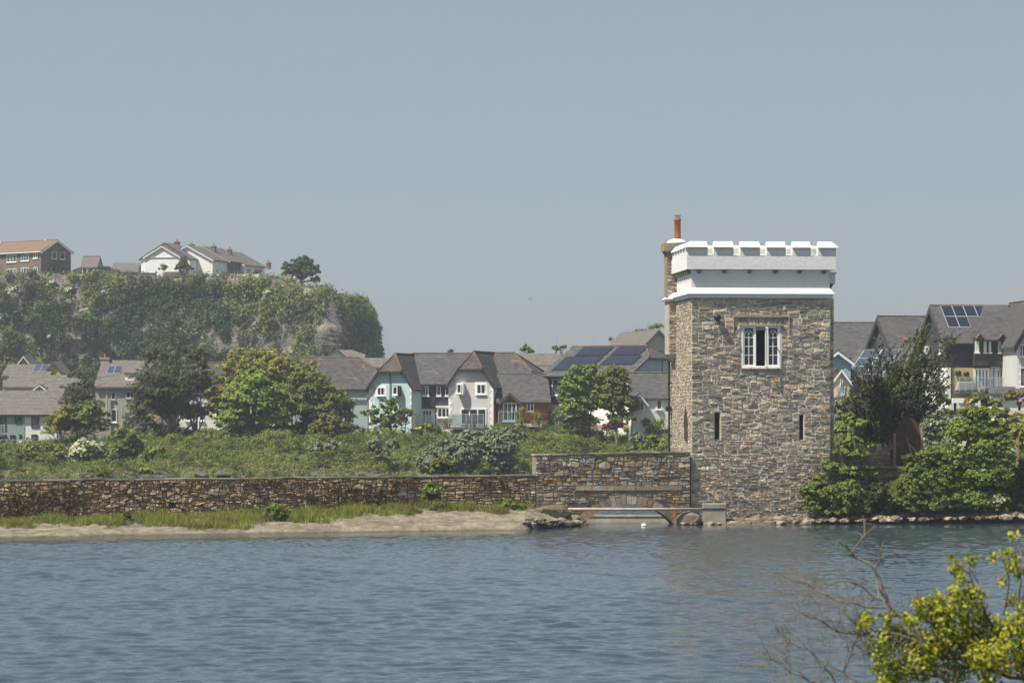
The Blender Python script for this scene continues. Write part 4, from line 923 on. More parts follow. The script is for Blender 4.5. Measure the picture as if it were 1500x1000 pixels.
h = House('white_house', 'white gabled house, second of the white hilltop row, with a long right roof slope', 262, 407, 510, -18, group=WG)
h.body(h.X(237), h.X(313), 7, h.Z(381), h.Z(360), 'render_white', 'tile', 'y', ridge=False); h.barge(h.X(237), h.X(313), h.Z(381), h.Z(360), t=.14); h.chimney(h.X(270), 3, h.Z(364), h.Z(358), .6); h.chimney(h.X(292), 6, h.Z(370), h.Z(359.5), .6)
h.winp(284, 391, 287, 398)
h = House('brown_house', 'brown brick gabled house squeezed between the white hilltop houses', 300, 407, 515, -18, group=WG)
h.body(h.X(262), h.X(337), 7, h.Z(383), h.Z(361.5), 'brown_brick', 'tile', 'y', ridge=False); h.barge(h.X(262), h.X(337), h.Z(383), h.Z(361.5), t=.14, mat='render_tan'); h.chimney(h.X(315), 6, h.Z(371), h.Z(364), .6)
h = House('white_house', 'white gabled house, rightmost of the white hilltop row nearest the sea', 330, 409, 519, -20, group=WG)
h.body(h.X(284), h.X(358), 8, h.Z(388), h.Z(367), 'render_white', 'tile', 'y', ridge=False); h.barge(h.X(284), h.X(358), h.Z(388), h.Z(367), t=.14); h.chimney(h.X(368), 7, h.Z(392), h.Z(384), .6); h.win(1, 2.4, h.Z(400), h.Z(393), 2, 1, 'r', h.X(358))
w_ = MB(); w_.frustum((0, 6.5, 0, .3, -2), (0, 6.5, 0, .3, .6)); w_.box(6.5, 12, 0, .3, -2, -.1)
tag(w_.build('garden_wall', M['render_white'], loc=P(318, 407, 502)), 'low white garden wall in front of the white hilltop houses', 'wall')
f_ = thing('timber_fence', 'dark brown timber fence along the cliff top below the leftmost white house', 'fence', P(171, 405, 501.5), 0)
m_ = MB(); n_ = 50
for k in range(n_): m_.box(k * .122, k * .122 + .11, 0, .03, -.6, .75 - k * .004)
m_.build('boards', M['wood_dark'], f_)
for k in range(4): m_ = MB(); m_.box(k * 2, k * 2 + .12, .035, .15, -.6, .9); m_.build('post', M['wood_dark'], f_)

def car(label, px, py, Y, col, rot=0):
    r = thing('parked_car', label, 'car', P(px, py, Y), rot); prof = [(-2.1, .3), (-2.1, .75), (-1.5, .9), (-.9, 1.42), (.6, 1.45), (1.3, .95), (2.1, .8), (2.15, .3)]
    m_ = MB(); m_.prism([(x, -.85, z) for x, z in prof], (0, 1.7, 0)); o = m_.build('body', col, r); bv = o.modifiers.new('b', 'BEVEL'); bv.width = .08; bv.segments = 2
    m_ = MB(); m_.prism([(-1.25, -.87, .95), (-.85, -.87, 1.34), (.55, -.87, 1.36), (1.05, -.87, .97)], (0, 1.74, 0)); m_.build('window', M['glass'], r)
    for x in (-1.3, 1.35):
        for y in (-.88, .70): m_ = MB(Matrix.Translation((x, y, .32)) @ Matrix.Rotation(R(-90), 4, 'X')); m_.lathe([(.32, 0), (.32, .18)], (0, 0, 0), 12); m_.build('wheel', M['dark'], r)
car('dark grey parked car beside the brick hut on the headland', 155, 404.5, 506, M['lead'])

# --- left cluster
h = House('green_house', 'sage green and white rendered house with a big slate-tiled roof at the left edge', 0, 658, 292, 0)
h.body(h.X(-60), h.X(83), 8, h.Z(607), h.Z(573), 'render_white', 'tile', 'x', ridge=False, o=.2); h.gutter(h.X(-60), h.X(84), h.Z(607), y=-.2)
h.block('green_render', h.X(-60), h.X(36), -.05, -.003, 0, h.Z(609.5), 'render_green')
for a in ((-6, 611, 9, 630.5, 2), (-6, 638, 9, 654, 2), (22.5, 608.5, 32, 620, 1), (46, 609, 57.5, 626.5, 1), (46, 636, 55, 653, 1), (15, 637, 22.5, 656.5, 1), (28.5, 636, 32, 643, 1), (74, 609, 80, 615, 1)):
    h.winp(a[0], a[1], a[2], a[3], a[4], 1, y=-.05 if a[0] < 36 else 0, mat='dark', glass='glass2', t=.05, sill=False)
h.rail(h.X(-10), h.X(9.5), h.Z(636), -1.1, -.06, .8); h.block('meter_box', h.X(28), h.X(32.5), -.12, -.055, h.Z(652), h.Z(645), 'white')
tag_w = House('retaining_wall', 'grey stone retaining wall under the sage green house at the left edge', -20, 700, 289, 0, 'wall')
m_ = MB(); m_.box(tag_w.X(-40), tag_w.X(42), 0, .5, -2, tag_w.Z(659)); m_.build('wall', M['clad_grey'], tag_w.o); tag_w.rail(tag_w.X(-40), tag_w.X(42), tag_w.Z(659), .1, .2, .9, False, 10)
h = House('roof_house', 'house with a long plain roof and small sage gable behind the sage green house', 6, 640, 305, 0)
d = h.body(0, h.X(112), 8, h.Z(568), h.Z(550), 'render_tan', 'tile', 'x', ridge=False, o=.1)
h.body(h.X(50), h.X(72), 3, h.Z(572), h.Z(564), 'render_green', 'tile', 'y', y0=-1.2, ridge=False, o=.2, name='dormer_wall', zf=1.5); h.barge(h.X(50), h.X(72), h.Z(572), h.Z(564), y=-1.5, t=.1); h.body(h.X(78), h.X(105), 3, h.Z(573), h.Z(561), 'render_tan', 'tile', 'x', y0=-1.5, ridge=False, name='wing_wall')
h = House('yellow_gable_house', 'house with framed roof windows and yellow gable end at the foot of the cliff', 4, 640, 318, 0)
d = h.body(0, h.X(72), 7.5, h.Z(551), h.Z(534), 'render_tan', 'tile', 'x', ridge=False, o=.1)
h.solar(d, h.X(45), h.X(66), .25, .9, 2, 1, 'solar_blue'); h.body(h.X(58), h.X(94), 5, h.Z(549), h.Z(530), 'render_yellow', 'tile', 'y', y0=1.5, ridge=False, o=.2, name='yellow_wall'); h.barge(h.X(58), h.X(94), h.Z(549), h.Z(530), y=1.25, t=.14, mat='lead')
h.body(h.X(12), h.X(39), 5, h.Z(537), h.Z(520), 'render_tan', 'tile', 'y', y0=4.2, ridge=False, name='tower_gable'); h.barge(h.X(12), h.X(39), h.Z(537), h.Z(520), y=3.9, t=.14, mat='white')
h.block('skylight', h.X(18), h.X(33), 1.2, 1.5, h.Z(549) + .0, h.Z(545), 'lead')
h = House('tan_house', 'tan rendered house with two framed roof windows left of the tall pines', 146, 640, 300, -3)
d = h.body(h.X(140), h.X(215), 8.5, h.Z(567), h.Z(528), 'render_tan', 'tile', 'x', ridge=False, endmat='render_cream', o=.15); h.gutter(h.X(140), h.X(215), h.Z(567) - .05, y=-.2)
h.solar(d, h.X(151) - h.X(140), h.X(171) - h.X(140), .44, .72, 2, 1, 'solar_blue'); h.winp(163, 574, 169.5, 585, mat='lt_grey'); h.winp(185, 573.5, 197, 583, 2, 1, mat='lt_grey', glass='glass2'); h.winp(163, 599, 171.5, 618, mat='white', name='door'); h.body(h.X(181), h.X(200), 2.5, h.Z(547), h.Z(543), 'white', 'tile', 'x', y0=.9, ridge=False, name='dormer_wall', zf=3, o=.1)

for px, t_ in ((157.5, 578), (180, 594)): m_ = MB(); m_.tube([(h.X(px), -.3, h.Z(625)), (h.X(px), -.3, h.Z(t_))], .09, 7); m_.build('flue', M['alu'], h.o)
h.chimney(h.X(143), 4, h.Z(532), h.Z(525), .8, 'render_tan')
h = House('hidden_house', 'white house with an orange ridge mostly hidden behind the pines and green trees', 262, 645, 300, 0)
h.body(0, h.X(425), 8, h.Z(572), h.Z(532), 'render_white', 'slateD', 'x', o=.2)
for a in (272, 292, 316, 350): h.winp(a, 604, a + 7, 616, 1, 1)
h = House('slate_barn_house', 'pale end-terrace house with a long dark slate roof right of the green trees', 425, 642, 298, 0)
d = h.body(0, h.X(548), 8.5, h.Z(569.5), h.Z(524), 'pale_end', 'slateD', 'x', hB=h.Z(545), o=.2); h.gutter(0, h.X(541), h.Z(569.5)); h.pipe(h.X(538.5), -1, h.Z(570), mat='render_green')
h = House('small_white_gable', 'small white gable with a grey roof poking up behind the long slate roof', 478, 600, 325, 0)
h.body(0, h.X(508), 6, h.Z(524), h.Z(512.5), 'render_white', 'tile', 'y', ridge=False, o=.2); h.barge(0, h.X(508), h.Z(524), h.Z(512.5), mat='lead', t=.1); h.body(h.X(500), h.X(530), 5, h.Z(525), h.Z(513), 'render_white', 'tile', 'x', y0=.5, ridge=False, name='rear_wall', hB=h.Z(520))
h = House('grey_roofed_house', 'sliver of a grey roofed house with a blue edge behind the pale blue house', 530, 620, 318, 0)
h.body(0, h.X(572), 6, h.Z(538), h.Z(525), 'render_blue', 'tile', 'x', ridge=False); 

# --- pale blue jerkinhead house
def quoins(h, x, z0, z1, y=-.03, mat='white', face='f'):
    m_ = MB(); z = z0; k = 0
    while z < z1 - .3: w_ = .32 if k % 2 else .2; m_.box(x, x + w_, y, .0, z, z + .29) if x >= 0 and x < 1 else m_.box(x - w_, x, y, .0, z, z + .29); z += .3; k += 1
    m_.build('quoins', M[mat], h.o)
def jerkin(name, label, pxa, pxb, pyb, Y, rot, pe, ph, pr, D, wall, side, zfl=None):
    h = House(name, label, pxa, pyb, Y, rot); w_ = h.X(pxb)
    d = h.body(0, w_, D, h.Z(pe), h.Z(pr), wall, 'slateD', 'y', hA=h.Z(ph), o=.3, endmat=wall, ridgecol='ridge'); h.barge(0, w_, h.Z(pe) + .0, h.Z(pr), y=-.36, mat='dark', t=.16, half=h.Z(ph)); 
    k = d['k']; y1 = (h.Z(ph) - h.Z(pe)) / k; h.gutter(y1 - .1, w_ - y1 + .1, h.Z(ph), y=-.36); quoins(h, 0, -1, h.Z(pe) - .2); quoins(h, w_, -1, h.Z(pe) - .2); return h, w_, d
h, w_, d = jerkin('pale_blue_house', 'pale blue rendered house with a clipped slate gable and one boxy bay window', 540.5, 606.5, 642, 290, -20, 566, 544, 519.5, 9, 'render_pale', 'render_pale')
h.winp(553, 567, 564, 579, 2, 1, surround=True); h.pipe(h.X(572.5), 0, h.Z(545), y=-.1)
m_ = MB(); a, b = h.X(579), h.X(588); m_.box(a, b, -.55, -.0, h.Z(580), h.Z(565)); m_.build('box_bay', M['dark'], h.o); h.winp(579.5, 566, 586.5, 578, 1, 1, y=-.56); h.pipe(w_ - .1, -1, h.Z(566), y=-.12)
h = House('slate_hung_house', 'dark-clad link house with white ground floor between the pale blue and grey houses', 606, 642, 290.5, 0)
d = h.body(0, h.X(690), 8, h.Z(562), h.Z(518), 'render_white', 'slateL', 'x', o=.25); h.gutter(0, h.X(660), h.Z(562))
h.block('cladding', h.X(612), h.X(668), -.12, -.003, h.Z(598), h.Z(563), 'clad_dark'); h.block('end_panel', h.X(607), h.X(611.5), -.06, -.003, 0, h.Z(563), 'render_pale')
for a, b in ((619, 628), (639.5, 646), (652, 658)): h.winp(a, 565, b, 579.5, 2 if a == 619 else 1, 1, y=-.12, glass='glass2')
h.winp(618.5, 600, 633, 624, 3, 1, name='french_door', sill=False); h.pipe(h.X(637.5), 0, h.Z(562), y=-.2)
m_ = MB(); m_.box(h.X(641), h.X(660), -.7, -.003, h.Z(613.5), h.Z(611.5)); m_.box(h.X(638.5), h.X(660), -.7, -.003, h.Z(597), h.Z(594)); m_.build('bay_shell', M['white'], h.o); h.winp(641, 597.5, 660, 611, 3, 1, y=-.6); h.rail(h.X(609), h.X(637), h.Z(624), -1.3, -.003, .95, n=5)
h, w_, d = jerkin('grey_house', 'warm grey rendered house with white quoins, clipped slate gable and a furnished glass balcony', 657, 723, 640, 289, -14, 562.5, 541, 516, 9, 'render_grey', 'render_grey')
h.body(h.X(700), h.X(757), 8, h.Z(562), h.Z(516.5), 'render_grey', 'slateD', 'x', y0=3.2, hB=h.Z(545), name='wing_wall', o=.25)
m_ = MB(); m_.box(h.X(671.5), h.X(681), -.6, 0, h.Z(578.5), h.Z(561)); m_.build('box_bay', M['white'], h.o); h.winp(672, 562.5, 678.5, 576, 1, 1, y=-.61); h.winp(698.5, 562.5, 711.5, 577, 2, 1, surround=True)
h.winp(675, 598, 713, 622, 3, 1, name='patio_door', sill=False, t=.1); h.rail(h.X(664), h.X(716), h.Z(625), -1.7, -.003, 1.1, n=6)
m_ = MB(); m_.box(h.X(657.5), h.X(669), -1.4, -.003, -2, h.Z(625.5) - .2); m_.build('balcony_pier', M['render_white'], h.o)
bx_ = h.o.matrix_basis
def put(h, px, y, z): return h.o.matrix_basis @ Vector((h.X(px), y, z))
def chair(label, loc, rot, mat='clad_grey', w=.75):
    r = thing('garden_chair', label, 'chair', loc, rot, 'grey chairs on the glass balcony'); m_ = MB(); m_.box(-w / 2, w / 2, -.35, .35, .25, .42); m_.build('seat', M[mat], r); m_ = MB(); m_.box(-w / 2, w / 2, .28, .4, .42, .95); m_.build('backrest', M[mat], r)
    for sx_ in (-1, 1): m_ = MB(); m_.box(sx_ * w / 2 - .04, sx_ * w / 2 + .04, -.35, .35, .0, .62); m_.build('arm', M[mat], r)
chair('grey garden chair on the balcony of the warm grey house, left of two', put(h, 693, -.9, h.Z(625)), R(170)); chair('grey garden chair on the balcony of the warm grey house, right of two', put(h, 704, -.9, h.Z(625)), R(190), w=1.1)
pl = thing('potted_plant', 'terracotta pot with a small plant at the left end of the balcony', 'potted plant', put(h, 660.5, -1.2, h.Z(625.5) - .18)); m_ = MB(); m_.lathe([(.2, 0), (.3, .45), (.33, .5)], (0, 0, 0), 10); m_.build('pot', M['terracotta'], pl)
gg = np.random.default_rng(4); v, f = leaf_quads(gg.normal(size=(150, 3)) * [.22, .22, .14] + [0, 0, .65], gg.normal(size=(150, 3)), .16, .5, gg); link_mesh('foliage', v, f, M['lf_olive'], pl)

h = House('red_brick_house', 'red brick house with a low slate roof, small porch gable and white windows', 735, 646, 288, 4)
d = h.body(h.X(731), h.X(803), 7, h.Z(588), h.Z(549), 'red_brick', 'slate', 'x', o=.25); h.gutter(h.X(731), h.X(803), h.Z(588)); h.winp(771.5, 589.5, 782, 602, 2, 1); h.body(h.X(734), h.X(757), 3, h.Z(587), h.Z(577), 'red_brick', 'slate', 'y', y0=-.8, ridge=False, o=.25, name='porch_wall'); h.barge(h.X(734), h.X(757), h.Z(587), h.Z(577), y=-1.1, t=.12, mat='lead')
h.winp(736, 590, 755.5, 616, 3, 1, y=-.8, name='french_door', glass='glass2'); h.rail(h.X(728), h.X(760), h.Z(618), -1.6, -.81, .9, n=4); h.block('conservatory_roof', h.X(752), h.X(790), -2.6, -.01, h.Z(625), h.Z(620), 'render_cream')
h = House('dark_roofed_house', 'plain grey-roofed house behind, between the grey house and the solar house', 757, 600, 312, 0)
h.body(h.X(745), h.X(818), 7, h.Z(549), h.Z(518), 'render_tan', 'tile', 'x', ridge=False); h.body(h.X(772), h.X(812), 4, h.Z(549), h.Z(538), 'render_tan', 'tile', 'x', y0=-2, name='wing_wall', ridge=True)

# --- house with black solar roof (turned, right end nearer)
rot = -38; h = House('solar_house', 'large house with black solar panels covering its slate roof and a blue right gable', 922, 632, 286, rot)
Lh = (922 - 795) / h.s / h.c * .985; Wd = 2 * 2.85 / math.sin(R(38)) ; ze, zr = h.Z(549), h.Z(506)
d = h.body(-Lh, 0, Wd, ze, zr, 'clad_grey', 'slate', 'x', hB=h.Z(524), endmat='render_blue', o=.25); h.gutter(-Lh, 0, ze)
for (u0, u1, v0, v1, nr) in ((.5, 4.9, .12, .60, 2), (1.35, 4.9, .64, .93, 1), (5.5, 9.3, .30, .60, 1), (5.5, 8.9, .64, .93, 1)):
    h.solar(d, u0 * Lh / 10, u1 * Lh / 10, v0, v1, 1, nr, 'solar', fr='dark')
h.win(-Lh + 1.0, -Lh + 3.5, h.Z(578), h.Z(554), 2, 1, glass='glass2'); h.pipe(.4, 1, h.Z(526), y=Wd / 2 - .2); h.win(-Lh + 5, -Lh + 6.4, h.Z(612), h.Z(598)); h.win(-4, -2.8, h.Z(612), h.Z(598)); h.block('white_ground_floor', -Lh, -.05, -.06, -.003, -1, h.Z(592), 'render_white'); h.rail(-Lh - .5, -Lh + 6, h.Z(618), -2.0, -.07, 1., n=6)
h = House('white_cottage', 'low white house with a slate roof and tiny gabled window beside the tower', 924, 640, 280, 6)
d = h.body(h.X(928), h.X(1000), 7, h.Z(583), h.Z(547), 'render_white', 'slate', 'x', o=.2); h.winp(962, 586, 969.5, 599.5, 1, 1, surround=True); h.body(h.X(926), h.X(943), 2.5, h.Z(587), h.Z(577), 'render_white', 'slate', 'y', y0=-.7, ridge=False, o=.3, name='bay_wall'); h.barge(h.X(926), h.X(943), h.Z(587), h.Z(577), y=-1.02, t=.16); h.winp(929, 588, 941.5, 601, 2, 1, y=-.72)
h = House('pale_gable_house', 'pale gabled house with a brown-grey roof rising behind the solar house', 939, 600, 330, 16)
h.body(0, h.X(990), 12, h.Z(511), h.Z(484), 'lt_grey', 'tile', 'y', ridge=False, o=.3, hB=None); h.barge(0, h.X(990), h.Z(511), h.Z(484), t=.12, mat='lead'); h.winp(952, 513, 971, 528, 2, 1, mat='lead')
h = House('white_rear_house', 'white single-storey wall glimpsed between the two birch-like trees', 850, 640, 290, 0)
h.body(0, h.X(925), 5, h.Z(612), h.Z(600), 'render_white', 'slate', 'x', ridge=False)

# --- right cluster (left gables sunlit)
RG = 'slate-roofed houses right of the tower'
h = House('plain_roofed_house', 'plain grey slate roof immediately right of the tower', 1215, 620, 285, 4)
h.body(h.X(1190), h.X(1300), 9, h.Z(523), h.Z(472), 'render_cream', 'slate', 'x', o=.2)
h = House('cream_cottage', 'cream cottage with blue gable, white bargeboards and blue solar panels', 1238, 625, 262, -38)
d = h.body(-1.2, 4.2, 8.5, h.Z(572), h.Z(512), 'render_cream', 'slate', 'x', o=.2, ridge=False); h.solar(d, .5, 3.9, .34, .94, 2, 3, 'solar_blue') 
h = House('blue_gable_bay', 'pale blue gable with white bargeboards beside the tower', 1212, 625, 258, 0)
h.body(h.X(1212), h.X(1250), 5, h.Z(528), h.Z(514), 'render_blue', 'slate', 'y', y0=2, ridge=False, zf=3); h.barge(h.X(1212), h.X(1250), h.Z(528), h.Z(514), y=1.65, t=.2)
h.body(h.X(1206), h.X(1243), 3, h.Z(556), h.Z(541), 'render_cream', 'slate', 'y', y0=-.5, ridge=False, name='bay_wall'); h.barge(h.X(1206) + .75, h.X(1243), h.Z(556), h.Z(541), y=-.85, t=.2); h.winp(1230, 554, 1237, 578, 2, 1, y=-.5); h.block('terrace', h.X(1200), h.X(1245), -2.5, -.51, -1, h.Z(582), 'brown_brick'); h.rail(h.X(1222), h.X(1240), h.Z(582), -2.4, -2.3, .8, n=3)
# grey gable: long front turned slightly right, gable facing left towards the sun
def rightrow(name, label, pxc, pyb, Y, rot, W_, L_, pe, pr, endm, frontm, roofn='slateL'):
    h = House(name, label, pxc, pyb, Y, rot, group=RG); d = h.body(0, L_, W_, h.Z(pe), h.Z(pr) , frontm, roofn, 'x', endmat=endm, o=.3)
    m_ = MB(); k = d['k']; zz = lambda py, v: 0
    for sg in (0, 1):
        yy = (lambda v: v) if sg == 0 else (lambda v: W_ - v)
        m_.prism([(-.36, yy(-.3), h.Z(pe) - .3 * k), (-.36, W_ / 2, h.Z(pr)), (-.36, W_ / 2, h.Z(pr) - .5), (-.36, yy(-.25), h.Z(pe) - .3 * k - .3)], (.05, 0, 0))
    m_.build('bargeboard', M['clad_slate'], h.o); return h, d
h, d = rightrow('grey_gable_house', 'grey clad gabled house with orange-lichened slate roof behind the windswept cypress', 1309, 610, 268, 11, 7.2, 9, 512, 463, 'clad_grey', 'clad_grey')
h.win(-6.2, -5.4, h.Z(540), h.Z(517), 1, 1, 'l', 0); h.win(-2.2, -1.2, h.Z(524), h.Z(514), 2, 1, 'l', 0)
h = House('low_panel_house', 'low sage green house with slate roof and solar panels behind the cypress', 1352, 620, 262, -32)
d = h.body(-4, 0.5, 6.5, h.Z(560), h.Z(520), 'render_green', 'slate', 'x', ridge=False); h.solar(d, .3, 2.0, .4, .9, 1, 2, 'solar_blue')
h, d = rightrow('black_clad_house', 'tall dark clad house with framed solar panels, yellow ground floor and long balcony', 1387, 586, 256, 9, 7.6, 12.5, 502, 447, 'clad_slate', 'clad_dark')
X_a = lambda px: h.X(px)
k = d['k']; h.solar(d, .55, 4.25, .66, .96, 4, 1); h.solar(d, .55, 2.4, .36, .655, 2, 1); h.gutter(0, h.X(1425), h.Z(502))
h.block('yellow_render', .02, h.X(1453), -.05, -.003, 0, h.Z(538.5), 'render_yellow'); h.block('lilac_render', h.X(1453) + .01, h.X(1489), -.05, -.003, 0, h.Z(536.5), 'render_lilac'); h.block('corner_strip', -.03, .3, -.09, -.051, -1, h.Z(538), 'white')
m_ = MB(); m_.box(-.06, -.003, 0, 7.6, -1, h.Z(538.5)); m_.build('end_render', M['render_white'], h.o)
h.block('grey_cladding', h.X(1425), h.X(1489), -.55, -.003, h.Z(536), h.Z(494), 'clad_slate')
h.pipe(h.X(1393), 0, h.Z(502), y=-.12); h.pipe(h.X(1453.5), 0, h.Z(495), y=-.62); h.pipe(h.X(1472.5), 0, h.Z(495), y=-.62)
for a, b in ((1426, 1432), (1439, 1443), (1446.5, 1450), (1460.5, 1466), (1474, 1478), (1481.5, 1485)): h.winp(a, 499, b, 516, 2 if b - a > 4.5 else 1, 1, y=-.55, surround=None, t=.1)
h.winp(1427, 539, 1450, 570, 4, 1, y=-.05, name='french_door', t=.16, glass='glass2', sill=False); h.winp(1460.5, 539, 1471, 569, 2, 1, y=-.05, name='french_door', t=.12, sill=False); h.winp(1477, 538, 1485, 566, 1, 2, y=-.05, name='door', t=.1, sill=False)
h.rail(h.X(1395), h.X(1461), h.Z(573), -1.9, -.06, 1.05, n=7); h.rail(h.X(1477), h.X(1493), h.Z(569), -1.9, -.06, 1.0, n=3)
for py_, px_ in ((547, 1403), (548.5, 1415)): m_ = MB(); m_.lathe([(.02, 0), (.22, .02), (.24, .3), (.16, .4)], (h.X(px_), -.22, h.Z(py_ + 3)), 10); m_.build('wall_basket', M['dark'], h.o)
h.win(-1.9, -1.3, h.Z(517), h.Z(501), 1, 1, 'l', 0, t=.09); h.win(-6.2, -4.9, h.Z(521), h.Z(505), 3, 1, 'l', 0, t=.09); h.win(-5.8, -5.0, h.Z(565), h.Z(545), 1, 1, 'l', -.06); h.win(-2.4, -1.4, h.Z(565), h.Z(545), 1, 1, 'l', -.06)
m_ = MB(Matrix.Translation((-.4, 5.5, h.Z(521))) @ Matrix.Rotation(R(-65), 4, 'Y')); m_.lathe([(.02, 0), (.25, .03), (.42, .12), (.43, .14), (.25, .06), (.02, .03)], (0, 0, 0), 14); m_.tube([(0, 0, 0), (-.25, 0, -.25)], .03, 5); m_.build('satellite_dish', M['white'], h.o)
# second roof slope standing forward with two tiny dormers
r = MB(); zE, zR = h.Z(497), h.Z(449); r.prism([(h.X(1424), -.9, zE), (h.X(1493), -.9, zE), (h.X(1500), 3.7, zR + .25), (h.X(1462), 3.7, zR + .25)], (0, 0, -.15)); r.build('forward_roof', M['slate_x'], h.o)
for px_ in (1431, 1465):
    m_ = MB(); x = h.X(px_); m_.prism([(x - .38, -1.1, zE + .0), (x, -1.1, zE + .42), (x, -.3, zE + .42)], (0, .03, -.06)); m_.prism([(x + .38, -1.1, zE + .0), (x, -1.1, zE + .44), (x, -.3, zE + .44)], (0, .03, -.06)); m_.prism([(x - .33, -1.0, zE + .0), (x + .33, -1.0, zE), (x, -1.0, zE + .38)], (0, .04, 0)); m_.build('gablet', M['ridge'], h.o)
h.block('lower_floor', 0, h.X(1489), -.3, -.01, -2.4, h.Z(590), 'render_white'); h.winp(1440, 590, 1452, 598, 2, 1, y=-.3)
for px_ in (1423, 1477): h.block('pillar', h.X(px_) - .2, h.X(px_) + .2, -1.9, -1.5, -2.4, h.Z(577), 'render_white')
fur = thing('garden_sofa', 'covered pale garden furniture on the yellow house balcony', 'sofa', put(h, 1410, -1.1, h.Z(573))); m_ = MB(); m_.frustum((-.9, .9, -.4, .4, 0), (-.7, .6, -.3, .3, .75)); o = m_.build('cover', M['render_tan'], fur); bv = o.modifiers.new('b', 'BEVEL'); bv.width = .15; bv.segments = 3
m_ = MB(); m_.box(.95, 1.9, -.3, .3, .3, .38); [m_.box(x, x + .07, y, y + .07, 0, .3) for x in (.95, 1.8) for y in (-.3, .22)]; m_.build('side_table', M['render_white'], fur)
h = House('white_gable_house', 'warm white gabled house with white quoins cut off by the right edge', 1489, 590, 252, 6, group=RG)
d = h.body(h.X(1489), h.X(1560), 9, h.Z(500), h.Z(440), 'render_grey', 'slate', 'y', o=.3); quoins(h, 0, 0, h.Z(500)); h.winp(1493, 505, 1502, 522, 2, 1); h.winp(1494, 538, 1510, 566, 2, 1, name='garage_door', glass='glass2')
m_ = MB(); m_.prism([(-.3, -.35, h.Z(500) - .5), (h.X(1524), -.35, h.Z(440)), (h.X(1524), -.35, h.Z(440) - .4), (-.2, -.35, h.Z(500) - .9)], (0, .06, 0)); m_.build('bargeboard', M['dark'], h.o)
sh_ = House('garden_shed', 'low slate-roofed outbuilding at the right edge under the white house', 1466, 600, 251, 0, 'shed'); sh_.body(h.X(1478), h.X(1530), 3, sh_.Z(577), sh_.Z(568), 'render_white', 'slate', 'x', ridge=False)

# ------------------------------------------------------------------ garden behind the tower
gw = thing('garden_wall', 'low pale rubble garden wall with a jagged top of upright stones beside the arched door', 'wall', P(1216, 690, 153.5), R(2))
def gz(py): return (690 - py) / F * 153.5
def gx(px): return (px - 1216) / F * 153.5
mb = MB(); mb.box(0, gx(1305), 0, .35, -.8, gz(656)); rubble(mb, 0, gx(1305), -.2, gz(655), (.10, .2), (.15, .4), None, 41, .04); g = random.Random(6); u = .05
while u < gx(1303): w_ = g.uniform(.10, .22); mb.frustum((u, u + w_, .02, .3, gz(656)), (u + .03, u + w_ - .03, .06, .26, gz(656) + g.uniform(.15, .36)), 1); u += w_ + g.uniform(.0, .1)
mb.build('wall', [M['bridge_mortar'], M['side_stone']], gw)
tw = thing('terrace_wall', 'low stone retaining wall with a pale coping between the two shore bushes', 'wall', P(1205, 700, 151.6), R(1))
mb = MB(); mb.box(0, 9.5, 0, .5, -2.2, gz(685) + .3); rubble(mb, 0, 9.5, -2.0, .45, (.12, .25), (.2, .5), None, 43, .05, m=1); mb.build('wall', [M['bridge_mortar'], M['bridge_stone']], tw); mb = MB(); mb.box(-.05, 9.6, -.12, .6, gz(685) + .3, gz(685) + .38); mb.build('coping', M['wood_pale'], tw)
ad = thing('arched_door', 'brown pointed timber door between two pale wooden posts in the garden wall', 'door', P(1330.5, 688, 153.2), R(3))
s_ = F / 153.2; hw = 18 / s_; zs0 = (688 - 640) / s_; zt_ = (688 - 611.5) / s_
def head(e=0, n=10):
    L_ = [(-(hw + e) * math.cos(R(90) * t) ** .8 if t < 1 else 0, zs0 + (zt_ + e - zs0) * math.sin(R(90) * t)) for t in [i / n for i in range(n + 1)]]
    return L_ + [(-x, z) for x, z in L_[:-1][::-1]]
H_ = head(); g = random.Random(3)
def ztop_at(x):
    t = math.acos(min(1, (abs(x) / hw) ** 1.25)) / R(90); return zs0 + (zt_ - zs0) * math.sin(R(90) * t)
nb_ = 8; mb = MB()
for k in range(nb_):
    a = -hw + 2 * hw * k / nb_ + .006; b = -hw + 2 * hw * (k + 1) / nb_ - .006; mb.prism([(a, 0, -.3), (b, 0, -.3), (b, 0, ztop_at(b)), ((a + b) / 2, 0, ztop_at((a + b) / 2)), (a, 0, ztop_at(a))], (0, .05, 0))
M['door_wood'] = plain('door_wood', (.10, .045, .022), .6, .35, 4, streak=True); mb.build('leaf', M['door_wood'], ad)
mb = MB(); mb.box(-hw, hw * .35, -.02, -.002, zs0 - .05, zs0 + .01); mb.box(-hw + .03, -hw + .1, -.025, -.002, zs0 - .2, zs0 + .12); mb.build('hinge', M['dark'], ad)
for sx_ in (-1, 1): mb = MB(); mb.box(sx_ * (hw + .07) - .06, sx_ * (hw + .07) + .06, -.04, .1, -.5, (688 - 634) / s_); mb.build('post', M['wood_pale'], ad)
ar = thing('garden_arch', 'dark metal rod arch curving over the path behind the brown door', 'arch', P(1328, 690, 154.6), 0); s_ = F / 154.6
def arc_path(rr, y): return [(rr * math.cos(R(a)) , y, (690 - 640) / s_ + (rr * 1.45) * math.sin(R(a))) for a in range(0, 181, 12)]
for k, rr in enumerate((1.02, 1.1, 1.18)):
    mb = MB(); mb.tube([(rr, .0, -.5)] + arc_path(rr, 0) + [(-rr, 0, -.5)], .018, 5); mb.build('hoop', M['dark'], ar)
mb = MB(); p1, p2 = arc_path(1.02, 0), arc_path(1.18, 0)
for a, b in zip(p1, p2): mb.tube([a, b], .012, 4)
mb.build('rungs', M['dark'], ar)
sg = thing('street_lamp', 'black post carrying a flat white-edged panel above the big green shrub', 'lamp post', P(1399, 630, 190)); s_ = F / 190
